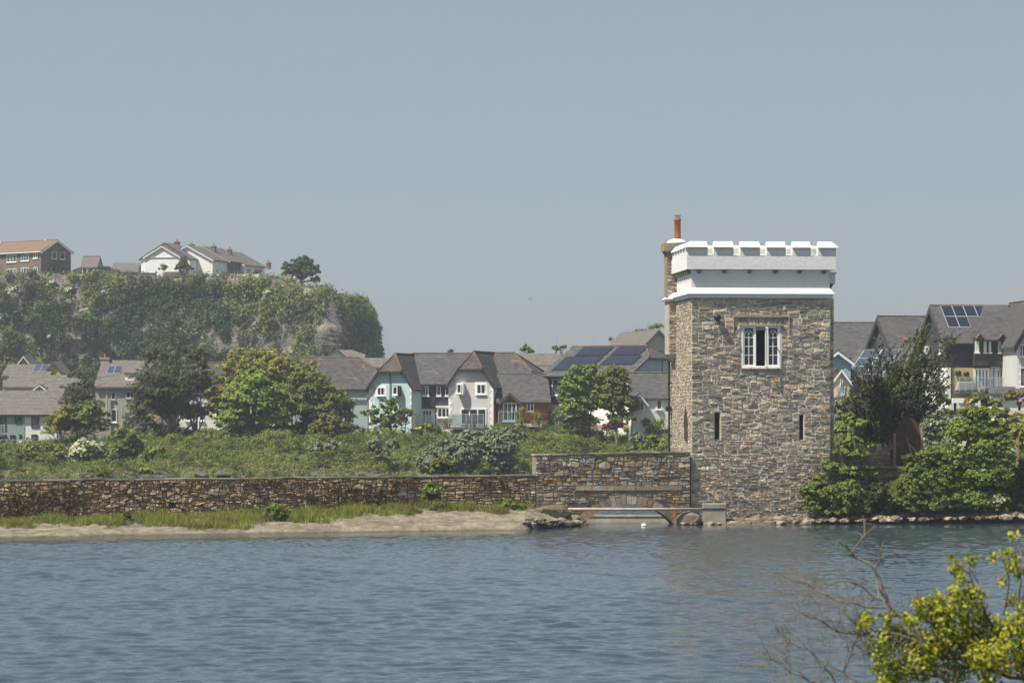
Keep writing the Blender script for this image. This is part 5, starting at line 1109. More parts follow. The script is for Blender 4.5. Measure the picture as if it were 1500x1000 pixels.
mb = MB(); mb.box(-.07, .07, -.07, .07, -2, (630 - 590) / s_); mb.build('post', M['dark'], sg); mb = MB(); mb.box(-4.2 / s_, 12 / s_, -.2, .2, (630 - 590) / s_, (630 - 583) / s_ ); mb.build('panel', M['white'], sg)
po = MB(); po.box(-.06, .06, -.06, .06, -1.6, 1.15); ob = po.build('wooden_post', M['wood_pale'], loc=P(1490.5, 676, 156)); tag(ob, 'pale orange-brown wooden post standing among shrubs near the right edge', 'post')
be = thing('garden_bench', 'timber park bench facing the water on the grass below the white cottage', 'bench', P(874, 637, 284)); s_ = F / 284
for k in range(3): mb = MB(); mb.box(-.85, .85, -.3 + k * .17, -.16 + k * .17, .42, .46); mb.build('seat_slat', M['wood_pale'], be)
for k in range(3): mb = MB(); mb.box(-.85, .85, .24, .28, .52 + k * .13, .62 + k * .13); mb.build('back_slat', M['wood_pale'], be)
for x in (-.9, .9): mb = MB(); mb.box(x - .05, x + .05, -.32, -.24, 0, .66); mb.box(x - .05, x + .05, .22, .3, 0, .92); mb.box(x - .05, x + .05, -.32, .22, .62, .68); mb.build('leg', M['wood_dark'], be)

# ------------------------------------------------------------------ people and bird
def body_mesh(name, chain, edges, mat, parent, sub=1):
    me = bpy.data.meshes.new(name); me.from_pydata([c[:3] for c in chain], edges, []); me.materials.append(mat); o = bpy.data.objects.new(name, me); COL.objects.link(o); o.parent = parent
    sk = o.modifiers.new('skin', 'SKIN'); sk.use_smooth_shade = True
    for i, c in enumerate(chain): r = c[3]; me.skin_vertices[0].data[i].radius = (r, r)
    me.skin_vertices[0].data[0].use_root = True; ss_ = o.modifiers.new('sub', 'SUBSURF'); ss_.levels = sub; ss_.render_levels = sub; return o
M['skin'] = plain('skin', (.50, .30, .21), .6, .05); M['hair'] = plain('hair', (.06, .04, .025), .8, .1)
def person(label, loc, rot, shirt, legs, bend=0., sit=False, arm=.1):
    r = thing('person', label, 'person', loc, rot)
    b = lambda x, y, z: (x, y - (z - .95) * math.sin(bend) if z > .95 else y, .95 + (z - .95) * math.cos(bend) if z > .95 else z)
    C = [(*b(0, 0, .95), .13), (*b(0, 0, 1.2), .13), (*b(0, 0, 1.42), .12), (*b(0, 0, 1.52), .055), (*b(0, -.02, 1.64), .095), (*b(0, -.02, 1.72), .08),
         (*b(-.19, 0, 1.42), .06), (*b(-.25, -.03, 1.15), .045), (*b(-.22, -.18 - arm, 1.0), .03), (*b(-.22, -.22 - arm, .93), .035), (*b(.19, 0, 1.42), .06), (*b(.25, -.03, 1.15), .045), (*b(.22, -.18 - arm, 1.0), .03), (*b(.22, -.22 - arm, .93), .035),
         (-.1, 0, .88, .10), (-.11, -.02, .5, .065), (-.12, .02, .1, .045), (-.12, -.13, .04, .04), (.1, 0, .88, .10), (.11, -.02, .5, .065), (.12, .02, .1, .045), (.12, -.13, .04, .04)]
    E = [(0, 1), (1, 2), (2, 3), (3, 4), (4, 5), (2, 6), (6, 7), (7, 8), (8, 9), (2, 10), (10, 11), (11, 12), (12, 13), (0, 14), (14, 15), (15, 16), (16, 17), (0, 18), (18, 19), (19, 20), (20, 21)]
    body_mesh('body', C, E, M['skin'], r)
    up = lambda i, k=1.18, a=.012: (*C[i][:3], C[i][3] * k + a)
    body_mesh('shirt', [up(0), up(1), up(2), up(6), up(7), up(10), up(11)], [(0, 1), (1, 2), (2, 3), (3, 4), (2, 5), (5, 6)], shirt, r)
    body_mesh('trousers', [up(0, 1.1), up(14), up(15), up(16), up(18), up(19), up(20)], [(0, 1), (1, 2), (2, 3), (0, 4), (4, 5), (5, 6)], legs, r)
    hx = b(0, .02, 1.71); body_mesh('hair', [(*hx, .098), (hx[0], hx[1] + .03, hx[2] - .06, .085)], [(0, 1)], M['hair'], r)
cl = lambda n, c: plain(n, c, .8, .1)
hz_ = lambda px, py, Y: P(px, py, Y)
person('person in a cream top standing left of the headland tree', P(415, 419, 499), .5, cl('cream_cloth', (.75, .68, .5)), cl('beige_cloth', (.3, .25, .2)))
person('person in a red top standing beside the cream-topped one by the headland tree', P(420.5, 420, 499.5), -.3, cl('red_cloth', (.55, .06, .06)), M['dark'])
person('person in a pale blue-grey top in front of the headland tree', P(432, 419, 498), .2, cl('grey_blue_cloth', (.4, .45, .6)), M['dark'])
person('person in a teal top at the cliff edge below the headland tree', P(437, 425, 495.2), 0, cl('teal_cloth', (.03, .42, .36)), cl('teal_cloth_dark', (.03, .3, .27)))
person('person in a pale top standing by the houses under the olive tree', P(403.5, 651, 287), 1., cl('pale_cloth', (.6, .62, .66)), M['dark'])
person('person in a purple top bending over the pale garden wall at the right edge', P(1493, 608, 235), 1.2, cl('purple_cloth', (.22, .13, .5)), M['dark'], bend=.9)
rw_ = MB(); rw_.box(0, 6, 0, .3, -1.5, 0); tag(rw_.build('garden_wall', M['render_cream'], loc=P(1470, 601, 234)), 'low pale garden wall behind the shrubs at the right edge', 'wall')
bd = thing('bird', 'tiny dark bird flying in the open sky left of the tower', 'bird', P(777, 438, 260), .5); bd.scale = (.5, .5, .5)
body_mesh('body', [(0, -.14, 0, .02), (0, -.06, 0, .05), (0, .08, 0, .045), (0, .22, 0, .015)], [(0, 1), (1, 2), (2, 3)], M['dark'], bd)
for sx_ in (-1, 1): mb = MB(); mb.prism([(0, -.06, .01), (sx_ * .16, -.08, .12), (sx_ * .34, .06, .05), (sx_ * .15, .04, .10), (0, .07, .01)], (0, 0, .012)); mb.build('wing', M['dark'], bd)
mb = MB(); mb.lathe([(.02, -.06), (.10, -.04), (.12, .02), (.08, .09), (.02, .11)], (0, 0, 0), 12); ob = mb.build('float', M['white'], loc=P(943, 771.5, 145.5)); ob.location.z = .02; tag(ob, 'small white float on the water in front of the bridge arch', 'float')

# ------------------------------------------------------------------ trees and shrubs
TB = 'trees in front of the left houses'
plant('pine_tree', 'tall dark pine, left and largest of the conifers in front of the tan house', 'tree', 283, [(238, 525, 36, 22), (214, 560, 26, 22), (262, 562, 38, 30), (285, 525, 18, 20), (225, 600, 38, 22), (270, 605, 30, 20), (205, 620, 26, 18), (240, 565, 40, 34), (296, 560, 14, 26), (235, 635, 40, 18), (270, 638, 30, 14), (215, 585, 30, 20), (255, 588, 34, 24)], 'lf_pine', .34, 1.3, .26, (262, 655), .22, TB, 21, .22, .7, 'bark_grey', up=(.3, 0, 1))
plant('pine_tree', 'slim pine with a bare lower trunk, right of the big dark pine', 'tree', 284, [(290, 530, 18, 26), (298, 570, 20, 30), (282, 600, 22, 16), (300, 605, 16, 14)], 'lf_pine', .34, .8, .26, (283, 655), .18, TB, 22, .22, .7, 'bark_grey', up=(.3, 0, 1))
plant('pine_tree', 'small dark pine between the sage green house and the tan house', 'tree', 288, [(113, 552, 14, 10), (104, 572, 20, 10), (122, 568, 18, 12), (112, 585, 24, 12), (128, 590, 18, 12)], 'lf_pine', .34, 1.3, .3, (118, 650), .18, TB, 23, .25, .7)
plant('broadleaf_tree', 'wide yellow-green tree with open upper branches behind the round green tree', 'tree', 288, [(380, 545, 52, 28), (335, 565, 30, 30), (420, 560, 40, 30), (330, 600, 26, 26), (360, 525, 26, 14), (400, 528, 34, 15), (445, 548, 22, 20), (345, 625, 30, 18), (315, 590, 14, 26)], 'lf_yellow', .34, .85, .17, (365, 655), .2, TB, 24, .5, grow=1.25, bark='bark_grey', twigs=60)
plant('broadleaf_tree', 'dense round mid green tree in the middle of the left group', 'tree', 281, [(370, 585, 42, 40), (345, 612, 26, 26), (398, 612, 32, 28), (372, 556, 24, 18), (405, 580, 22, 24), (335, 590, 14, 20), (370, 635, 46, 16), (345, 640, 24, 12), (398, 638, 24, 12)], 'lf_bright', .34, 1.4, .3, (370, 655), .25, TB, 25, .7, grow=1.0)
plant('broadleaf_tree', 'rounded olive-green tree right of the dense green tree, leaning over the pale end wall', 'tree', 283, [(455, 575, 34, 30), (480, 598, 36, 28), (438, 600, 26, 26), (495, 605, 26, 24), (470, 622, 32, 18), (445, 555, 20, 14), (445, 628, 22, 14)], 'lf_olive', .32, 1.1, .24, (447, 655), .14, TB, 26, .5, bark='bark_grey', stems=2)
plant('palm_tree', 'shaggy cabbage palm under the olive-green tree', 'tree', 281, [(428, 605, 16, 9), (440, 600, 12, 8), (418, 612, 10, 7)], 'lf_olive', .7, 1.6, .8, (430, 655), .16, None, 27, .12, .8, up=(0, 0, .6))
plant('flowering_shrub', 'reddish-tinged shrub at the foot of the olive-green tree', 'shrub', 280, [(482, 622, 22, 15), (500, 628, 14, 10), (462, 630, 12, 10)], 'lf_rust', .28, 1.4, .35, seed=28)
plant('broadleaf_tree', 'feathery green shrub tree in front of the sage green and tan houses', 'tree', 282, [(115, 618, 34, 20), (90, 622, 26, 18), (140, 612, 18, 24), (130, 600, 16, 14), (105, 605, 14, 12), (150, 625, 14, 14)], 'lf_mid', .34, 1.2, .26, (115, 665), .13, TB, 29, .5, twigs=20)
plant('broadleaf_tree', 'yellowish young tree beside the white wall of the sage green house', 'tree', 281, [(92, 612, 16, 18), (76, 630, 14, 12), (100, 600, 12, 8)], 'lf_yellow', .32, 1., .24, (90, 668), .1, TB, 30, .5, twigs=15)
sh_l = [  # name, label, lobes, mat, extra
 ('grey bare-looking shrub mass at the far left behind the wall', [(55, 670, 34, 22), (30, 685, 20, 14), (80, 680, 24, 22)], 'lf_olive', None),
 ('white-blossomed hawthorn at the foot of the left trees', [(128, 662, 26, 14), (110, 676, 18, 10), (140, 672, 18, 12)], 'lf_mid', [('lf_white', .52, .42, 'blossom')]),
 ('bright green shrub just above the left wall, under the hawthorn', [(92, 690, 22, 10), (70, 692, 16, 9), (118, 690, 20, 9)], 'lf_bright', None),
 ('round green shrub left of the grassy bank', [(215, 670, 18, 16), (230, 664, 14, 12)], 'lf_bright', None),
 ('mid green shrub between hawthorn and round shrub', [(170, 675, 24, 18), (190, 660, 18, 14), (160, 690, 26, 9)], 'lf_mid', None),
 ('tall grey-green shrub under the big pine', [(180, 640, 16, 14), (196, 648, 12, 14)], 'lf_mid', None),
]
for k, (lb, lo, mt, ex) in enumerate(sh_l): plant('shrub', lb, 'shrub', 268, lo, mt, .3, 1.25, .32, seed=60 + k, extra=ex, twigs=14)
GS = 'grey-green bushes on the bank'
for k, (lb, lo) in enumerate([('large silver-grey bush in the middle of the bank below the grey house', [(700, 650, 34, 18), (735, 655, 26, 20), (680, 668, 30, 18), (720, 678, 36, 16), (750, 640, 14, 12)]),
  ('silver-grey bush left of the largest one on the bank', [(648, 662, 22, 20), (630, 678, 22, 14), (655, 684, 30, 10)]),
  ('small pair of silver-grey bushes under the pale end wall', [(462, 655, 12, 10), (486, 654, 14, 11)]),
  ('silver-grey bush below the pale blue house', [(548, 654, 14, 12), (560, 665, 14, 10), (575, 652, 12, 9)]),
  ('silver-grey bush on the bank beside the tower foot', [(935, 645, 12, 12), (925, 655, 9, 8)]),
  ('dark grey-green bush under the red brick house porch', [(738, 632, 14, 7), (760, 640, 18, 8)])]): plant('grey_bush', lb, 'shrub', 267 if k != 5 else 279, lo, 'lf_grey', .26, 1.35, .3, seed=80 + k, group=GS)
plant('shrub_tree', 'small leafy tree with open branches in front of the pale blue house', 'tree', 281, [(567, 595, 16, 12), (545, 605, 14, 10), (585, 612, 14, 14), (565, 618, 22, 16), (575, 590, 10, 8), (598, 606, 8, 8)], 'lf_mid', .32, .75, .22, (572, 645), .1, None, 90, .6, twigs=24)
plant('palm_tree', 'shaggy brownish cabbage palm in front of the pale blue house', 'tree', 280.5, [(592, 606, 11, 9), (588, 618, 10, 10)], 'lf_rust', .6, 1.3, .8, (590, 645), .14, None, 91, .14, up=(0, 0, .6))
plant('shrub', 'rounded green shrub in front of the glass balcony of the link house', 'shrub', 282, [(625, 630, 16, 8), (612, 634, 10, 6), (638, 634, 10, 6)], 'lf_mid', .26, 1.4, .35, seed=92, extra=[('lf_gold', .38, .25, 'blossom')])
plant('palm_tree', 'small cabbage palm left of the pale canopy at the brick house', 'tree', 282, [(764, 606, 9, 9), (763, 618, 7, 6)], 'lf_mid', .55, 1.6, .8, (764, 650), .1, None, 93, .12, up=(0, 0, .6))
plant('palm_tree', 'small cabbage palm in front of the right end of the brick house', 'tree', 282, [(788, 610, 9, 9), (786, 622, 7, 6)], 'lf_mid', .55, 1.6, .8, (788, 650), .1, None, 94, .12, up=(0, 0, .6))
plant('birch_tree', 'leafy green tree hiding the front of the solar house', 'tree', 279, [(850, 560, 26, 26), (868, 590, 30, 24), (838, 600, 22, 22), (862, 545, 16, 12), (826, 578, 12, 14), (880, 565, 16, 18), (820, 610, 10, 12), (850, 620, 26, 12), (848, 580, 24, 24)], 'lf_bright', .28, 1.3, .26, (862, 645), .12, None, 95, .6, stems=2, twigs=20)
plant('birch_tree', 'paler rounded tree right of the one hiding the solar house', 'tree', 278, [(905, 560, 20, 22), (912, 590, 22, 24), (896, 590, 16, 22), (910, 612, 22, 12), (900, 545, 14, 10)], 'lf_olive', .26, 1.3, .26, (904, 645), .13, None, 96, .6, bark='bark_grey')
plant('purple_shrub', 'dark purple-leaved shrub behind the bench', 'shrub', 283.5, [(905, 622, 14, 9), (928, 620, 12, 10), (890, 626, 10, 6)], 'lf_purple', .26, 1.5, .35, seed=97)
plant('flowering_shrub', 'shrub with orange-yellow flowers between the purple shrub and the tower', 'shrub', 283, [(925, 630, 14, 6), (942, 626, 12, 8)], 'lf_olive', .26, 1.3, .35, seed=98, extra=[('lf_gold', .5, .3, 'blossom')])
plant('ornamental_grass', 'tan clump of pampas grass left of the bench', 'grass clump', 282, [(846, 628, 14, 10), (832, 632, 12, 8), (858, 632, 8, 8)], 'dry', .6, 1.4, .6, seed=99, asp=.12, up=(0, 0, 1))
plant('spiky_plant', 'spiky green yucca clump close to the left side of the tower', 'plant', 279, [(968, 622, 8, 14), (958, 626, 10, 8), (948, 620, 8, 8)], 'lf_mid', .8, 1.5, .6, seed=100, asp=.1, up=(0, 0, 1.4))
plant('shrub', 'bright green hedge-like shrub on the bank touching the tower', 'shrub', 276, [(955, 648, 16, 10), (975, 652, 12, 12), (940, 656, 14, 8)], 'lf_mid', .24, 1.5, .35, seed=101)
# behind the houses
for k, (lb, lo, mt, Y, d_) in enumerate([('tree top showing above the roof left of the solar house', [(770, 512, 8, 6), (778, 516, 7, 5)], 'lf_mid', 330, 1.), ('thin twiggy tree top behind the solar house ridge', [(935, 490, 26, 9), (960, 480, 14, 9), (905, 498, 14, 5)], 'lf_olive', 345, .28), ('tiny tree top above the ridge between the two jerkinhead houses', [(660, 516, 5, 4)], 'lf_dark', 330, 1.), ('tree tops just left of the solar house', [(815, 512, 7, 5), (824, 509, 5, 4)], 'lf_mid', 330, .9)]):
    plant('distant_tree', lb, 'tree', Y, lo, mt, .34, d_, .3, (lo[0][0], 560), .12, None, 110 + k, twigs=60 if k == 1 else 10, bark='bark_grey')
plant('headland_tree', 'big dark rounded tree standing alone on the headland', 'tree', 501, [(440, 392, 18, 14), (455, 400, 13, 12), (425, 398, 12, 12), (418, 390, 6, 8), (464, 394, 7, 5), (448, 384, 12, 8), (462, 410, 9, 6), (435, 405, 14, 8)], 'lf_dark', .5, 1.4, .3, (440, 422), .3, None, 120, .7)
plant('headland_tree', 'dark green tree in front of the leftmost white house', 'tree', 502, [(268, 388, 9, 8), (262, 394, 7, 6), (276, 393, 7, 6)], 'lf_dark', .45, 1.3, .3, (269, 406), .2, None, 121, .7)
plant('bare_shrub', 'bare brown twiggy shrub before the leftmost white house', 'shrub', 502, [(240, 393, 7, 7)], 'lf_rust', .3, .3, .3, (240, 406), .12, None, 122, twigs=50, bark='bark_grey')
plant('purple_tree', 'small purple-brown tree at the end of the white hilltop row', 'tree', 504, [(374, 400, 6, 5), (370, 405, 5, 4), (379, 398, 5, 3)], 'lf_purple', .4, 1.2, .35, (374, 412), .1, None, 123)
plant('hedge', 'clipped dark hedge beside the porch of the brick terrace', 'hedge', 500.5, [(47, 399, 9, 4)], 'lf_mid', .4, 1.8, .4, seed=124)

# right side
def windswept():
    gN = np.random.default_rng(7); Y = 158.; s = F / Y; base = P(1325, 690, Y); root = thing('cypress_tree', 'dark windswept cypress leaning to the right behind the arched door', 'tree', base, 0)
    mb = MB(); tips = []
    tgt = [(1357, 494, 1), (1342, 500, 1), (1385, 508, 1), (1330, 512, .8), (1365, 530, .9), (1347, 540, 1), (1320, 545, 1), (1300, 540, 1), (1290, 520, .8), (1275, 545, 1), (1262, 560, .9), (1255, 625, .9), (1280, 575, 1), (1300, 580, 1), (1325, 575, 1), (1350, 570, 1), (1372, 575, .8), (1380, 560, .6), (1340, 600, 1), (1310, 605, 1), (1285, 610, 1), (1360, 598, .8), (1270, 590, 1), (1268, 640, .8), (1290, 640, .9), (1262, 610, 1), (1305, 560, 1), (1335, 555, 1), (1295, 625, 1), (1320, 625, .9), (1275, 628, 1), (1345, 585, 1), (1310, 590, 1), (1283, 560, 1), (1298, 598, 1), (1325, 598, 1), (1254, 590, .8), (1288, 592, 1)]
    C, Nn, U = [], [], []
    for px, py, k in tgt:
        t = P(px, py, Y + float(gN.uniform(-1.5, 1.5))) - base; st = Vector((float(gN.uniform(-.9, .3)), float(gN.uniform(-.4, .4)), float(gN.uniform(.2, 1.2))))
        midp = st.lerp(t, .5) + Vector((-.35, 0, .1)); pth = [st * (1 - q) ** 2 + midp * 2 * q * (1 - q) + t * q * q for q in [i / 7 for i in range(8)]]
        mb.tube(pth, [.09 * (1.1 - q / 7) + .012 for q in range(8)], 6)
        d = (pth[-1] - pth[-3]).normalized(); d = (d + Vector((.35, 0, .25))).normalized()
        for _ in range(int(36 * k)):               # sprays along the outer half of the limb
            q = float(gN.uniform(.45, 1.0)); c0 = t.lerp(pth[3], 1 - q) if q < .8 else t; c0 = c0 + Vector(gN.normal(size=3) * [.28, .35, .22]); L_ = float(gN.uniform(.35, .8)); dd = (d + Vector(gN.normal(size=3)) * .3).normalized()
            m = 22; tt = gN.random(m)[:, None]; C.append(np.array(c0) + np.array(dd) * tt * L_ + gN.normal(size=(m, 3)) * .055 * (1.2 - tt)); Nn.append(gN.normal(size=(m, 3)) + [0, -.5, .5]); U.append(np.tile(np.array(dd), (m, 1)))
    core = [(tuple(Vector((PX(a, Y), Y + .3, PZ(b_, Y))) - base), (c / s, c / s * .8, d / s)) for a, b_, c, d in [(1268, 622, 18, 30), (1290, 600, 26, 40), (1312, 605, 22, 32), (1262, 590, 14, 18), (1292, 568, 18, 18), (1290, 645, 26, 24)]]
    cp, cn_ = clump_points(core, .16, .8, .3, gN); C.append(cp); Nn.append(cn_); U.append(np.tile(np.array([.7, 0, .7]), (len(cp), 1)))
    C = np.concatenate(C); v, f = leaf_quads(C, np.concatenate(Nn), .14, .5, gN, np.concatenate(U)); link_mesh('crown', v, f, M['lf_cypress'], root)
    for x in (-.7, -.25, .15): mb.tube([(x, 0, -1.2), (x + .1, 0, .3), (x + .25, .1, 1.5), (x * 1.6 + .5, 0, 2.8)], [.2, .17, .13, .07], 8)
    mb.build('trunk', M['bark'], root)
windswept()
YB = 149.3
plant('sycamore_sapling', 'broad-leaved light green sapling growing against the right side of the tower', 'tree', YB - .3, [(1245, 615, 14, 12), (1262, 622, 14, 10), (1232, 632, 12, 9), (1248, 645, 16, 10), (1236, 660, 14, 11), (1275, 655, 16, 7), (1255, 668, 20, 11), (1215, 685, 16, 12), (1245, 692, 22, 13), (1200, 705, 16, 12), (1270, 690, 16, 10)], 'lf_bright', .16, 1.0, .34, (1245, 765), .05, None, 130, .85, stems=3, per=26, grow=1.03)
plant('shrub', 'dense shrub with big leaves spreading at the water edge right of the tower', 'shrub', YB - .5, [(1190, 722, 20, 16), (1215, 728, 26, 20), (1245, 725, 28, 24), (1195, 742, 22, 12), (1225, 748, 30, 12), (1262, 745, 20, 14)], 'lf_mid', .13, 1.25, .3, seed=131, asp=.8, per=30, grow=1.03)
plant('shrub', 'low dark shrub between the sapling and the big right-hand bush', 'shrub', YB, [(1285, 725, 22, 20), (1300, 742, 22, 16), (1275, 705, 14, 10)], 'lf_dark', .13, 1.3, .3, seed=132, asp=.7, grow=1.03)
plant('elder_bush', 'broad grey-green bush in front of the arched door, right of the low dark shrub', 'shrub', YB - .2, [(1345, 690, 22, 20), (1365, 670, 24, 16), (1340, 715, 28, 22), (1375, 700, 30, 26), (1320, 738, 26, 14), (1360, 740, 34, 16), (1395, 735, 30, 20), (1330, 672, 10, 8)], 'lf_mid', .13, 1.35, .26, seed=133, asp=.75, twigs=10, grow=1.03)
plant('elder_bush', 'tall rounded green elder bush with cream flowers at the right', 'shrub', YB + .4, [(1430, 610, 30, 18), (1410, 635, 34, 18), (1455, 632, 26, 18), (1430, 660, 46, 26), (1470, 660, 20, 22), (1400, 675, 28, 20), (1440, 700, 44, 28), (1475, 700, 16, 26), (1420, 735, 40, 22), (1460, 738, 24, 20)], 'lf_bright', .13, 1.35, .24, seed=134, asp=.75, extra=[('lf_white', .24, .22, 'blossom')], grow=1.03)
plant('shrub', 'dark tangled shrub cut off by the right edge above the shore', 'shrub', YB + .8, [(1500, 700, 20, 30), (1520, 680, 26, 30), (1495, 740, 24, 20), (1525, 735, 30, 26)], 'lf_dark', .13, 1.2, .28, seed=135, twigs=40, grow=1.03)
plant('shrub', 'golden-olive shrub behind the wooden post at the right edge', 'shrub', 170, [(1480, 640, 16, 18), (1505, 630, 18, 24), (1490, 660, 16, 16)], 'lf_yellow', .2, 1.2, .28, seed=136, twigs=12)
for k, (lb, lo, mt, Y, ex) in enumerate([
  ('dusty grey-pink shrub on the garden slope right of the door', [(1375, 622, 18, 16), (1395, 628, 14, 18), (1365, 640, 16, 18)], 'lf_grey', 185, [('lf_white', .35, .25, 'blossom')]),
  ('round clipped dark green bush under the yellow house balcony', [(1383, 587, 11, 11)], 'lf_mid', 246, None),
  ('reddish clipped hedge at the right edge below the white gable', [(1480, 582, 12, 11), (1502, 582, 14, 11)], 'lf_rust', 240, None),
  ('green shrub with yellow flowers under the balcony', [(1435, 585, 16, 10), (1455, 592, 14, 9)], 'lf_olive', 243, [('lf_gold', .35, .25, 'blossom')]),
  ('green hedge foliage behind the tower foot, right side', [(1232, 596, 12, 14), (1230, 612, 12, 10)], 'lf_grey', 200, None),
  ('orange-flowered spiky plant beside the black lamp post', [(1412, 587, 9, 5)], 'lf_gold', 238, None),
  ('pale green shrub mass below the round clipped bush', [(1385, 606, 16, 8), (1410, 605, 14, 8), (1440, 606, 16, 8)], 'lf_mid', 225, None),
  ('olive shrub mass at the right behind the elder', [(1465, 606, 16, 10), (1490, 615, 18, 9)], 'lf_olive', 215, None)]):
    plant('garden_shrub', lb, 'shrub', Y, lo, mt, .24, 1.4, .32, seed=140 + k, extra=ex)
# on and along the causeway wall
for k, (lb, px, py, rx, ry, Y, mt) in enumerate([
  ('rounded bush showing above the wall below the silver-grey bushes', 648, 683, 18, 12, 150, 'lf_olive'), ('low leafy plant on top of the wall above its left third', 147, 694, 13, 5, 150, 'lf_mid'), ('yellowish plant on top of the wall right of the leafy one', 215, 690, 12, 6, 150, 'lf_yellow'),
  ('dark leafy bush at the shore edge in front of the wall', 403, 750, 18, 13, 140.6, 'lf_mid'), ('upright bush against the wall right of its middle', 632, 722, 13, 17, 145.4, 'lf_mid'), ('broad-leaved plant at the right end of the shore grass', 752, 746, 20, 12, 146.2, 'lf_mid'), ('small plant on the bank in the left shore grass', 186, 757, 8, 7, 139.5, 'lf_olive')]):
    plant('wall_plant', lb, 'plant', Y, [(px, py, rx, ry), (px - rx * .5, py + ry * .4, rx * .6, ry * .6), (px + rx * .5, py + ry * .45, rx * .55, ry * .55)], mt, .15, 1.2, .34, seed=160 + k, asp=.6)
# creeper on the wall: one tangled mat of dry stems
g = np.random.default_rng(5); n = 900; u = g.uniform(.3, wL - 1.2, n); zz = g.uniform(.3, 2.1, n); ms = fbm(np.stack([u * .45, zz * .8, u * 0], -1), 61, 3); k_ = (ms > .53) & (zz < 1.0 + 1.6 * (ms - .4) * 4); u, zz = u[k_], zz[k_]
pt = np.stack([u, np.full(len(u), -.06), zz], -1); v, f = scatter_clumps(pt, np.tile([0, -1., .2], (len(u), 1)), .16, .12, 36, g, .5); o = link_mesh('creeper', v, f, M['ivy'], None, wo_); o.rotation_euler = (0, 0, WR); tag(o, 'dark dead creeper hanging over the brown causeway wall', 'creeper', None, 'stuff')
# shore grass
def grass_blades(pos, hgt, wid, g):
    n = len(pos); a = g.uniform(0, 2 * np.pi, n); d = np.stack([np.cos(a), np.sin(a), a * 0], -1); ln = np.stack([g.normal(size=n) * .35, g.normal(size=n) * .35, np.ones(n)], -1) * (hgt * g.uniform(.5, 1.25, n))[:, None]
    w_ = d * wid; v = np.stack([pos - w_, pos + w_, pos + ln * .6 + w_ * .6, pos + ln], 1).reshape(-1, 3); return v, np.arange(4 * n).reshape(-1, 4)
n = 120000; i_ = g.integers(0, len(pxs), n); jf = g.random(n); px_ = pxs[i_]; lim = np.interp(px_, [-90, 100, 250, 330, 420, 520, 640, 770, 800], [.52, .50, .34, .22, .45, .55, .66, .70, 1.2]) + (fbm(np.stack([px_ * .03, jf * 0, jf * 0], -1), 7, 3) - .5) * .5
j_ = np.clip((jf * nt_).astype(int), 0, nt_ - 1); pos = shoreV[i_, j_] + g.normal(size=(n, 3)) * [.06, .06, 0]; mk = fbm(pos * [1.1, 1.1, .1], 71, 3)
k_ = (jf > lim) & (mk > .42 - (jf - lim) * .3) & (pos[:, 2] > .06); pos = pos[k_]; hh = .10 + .20 * sstep(.48, .62, mk[k_]) + .10 * g.random(len(pos))
v, f = grass_blades(pos, hh, .014, g); tag(link_mesh('shore_grass', v, f, M['grass']), 'long green grass between the shingle and the causeway wall', 'grass', None, 'stuff')
n = 26000; px_ = g.uniform(1040, 1520, n); Yg = 148.0 + (px_ - 1030) / 470 * 1.6 + g.uniform(0, 2.2, n); X_ = PX(px_, Yg); zz = ground_h(X_, Yg); mk = fbm(np.stack([X_ * 1.3, Yg * .9, X_ * 0], -1), 72, 3); k_ = (zz > .1) & (mk > .47); pos = np.stack([X_, Yg, zz], -1)[k_]
v, f = grass_blades(pos, np.full(len(pos), .3), .013, g); tag(link_mesh('bank_grass', v, f, M['grass']), 'grass tufts at the foot of the tower and bushes', 'grass', None, 'stuff')
# bank scrub
n = 15000; px_ = g.uniform(-60, 1010, n); Yb = g.uniform(246, 290, n); X_ = PX(px_, Yb); zz = ground_h(X_, Yb); k_ = zz > -.25; pt = np.stack([X_, Yb, np.maximum(zz, 0)], -1)[k_]
kd = .65 * fbm(pt * [.28, .4, .0], 81, 4) + .35 * g.random(len(pt)); tall = fbm(pt * [.45, .6, 0], 84, 3); pt[:, 2] += -.15 + .9 * sstep(.42, .72, tall); nr = np.tile([0, -.4, .8], (len(pt), 1))
for mt, lo, hi, rc_, lf_, nm_, lb in (('lf_dark', 0, .40, .5, .2, 'dark_bank_scrub', 'dark bramble gaps in the green bank'), ('lf_mid', .40, .545, .5, .2, 'bank_scrub', 'mid green bramble and scrub covering the bank'), ('lf_bright', .545, .62, .36, .14, 'bright_scrub', 'brighter green low growth on the bank'), ('lf_yellow', .62, .75, .38, .13, 'olive_bank_scrub', 'yellowish grassy growth on the bank'), ('dry', .75, 1, .3, .16, 'dry_stalks', 'pale dry stalks scattered over the bank')):
    s_ = (kd >= lo) & (kd < hi); v, f = scatter_clumps(pt[s_], nr[s_], rc_, lf_, 34, g, .5); tag(link_mesh(nm_, v, f, M[mt]), lb, 'scrub', None, 'stuff')
n = 2600; X_ = g.uniform(13, 42, n); Yb = g.uniform(160, 250, n); zz = ground_h(X_, Yb); pt = np.stack([X_, Yb, zz + .1], -1); kd = fbm(pt * [.2, .1, 0], 83, 3); nr = np.tile([0, -.3, .8], (n, 1))
for mt, lo, hi, nm_, lb in (('lf_mid', 0, .5, 'slope_scrub', 'green planting on the garden slope right of the tower'), ('lf_grey', .5, 1, 'pale_slope_scrub', 'pale grey-green planting on the garden slope right of the tower')):
    s_ = (kd >= lo) & (kd < hi); v, f = scatter_clumps(pt[s_], nr[s_], .5, .22, 34, g); tag(link_mesh(nm_, v, f, M[mt]), lb, 'scrub', None, 'stuff')

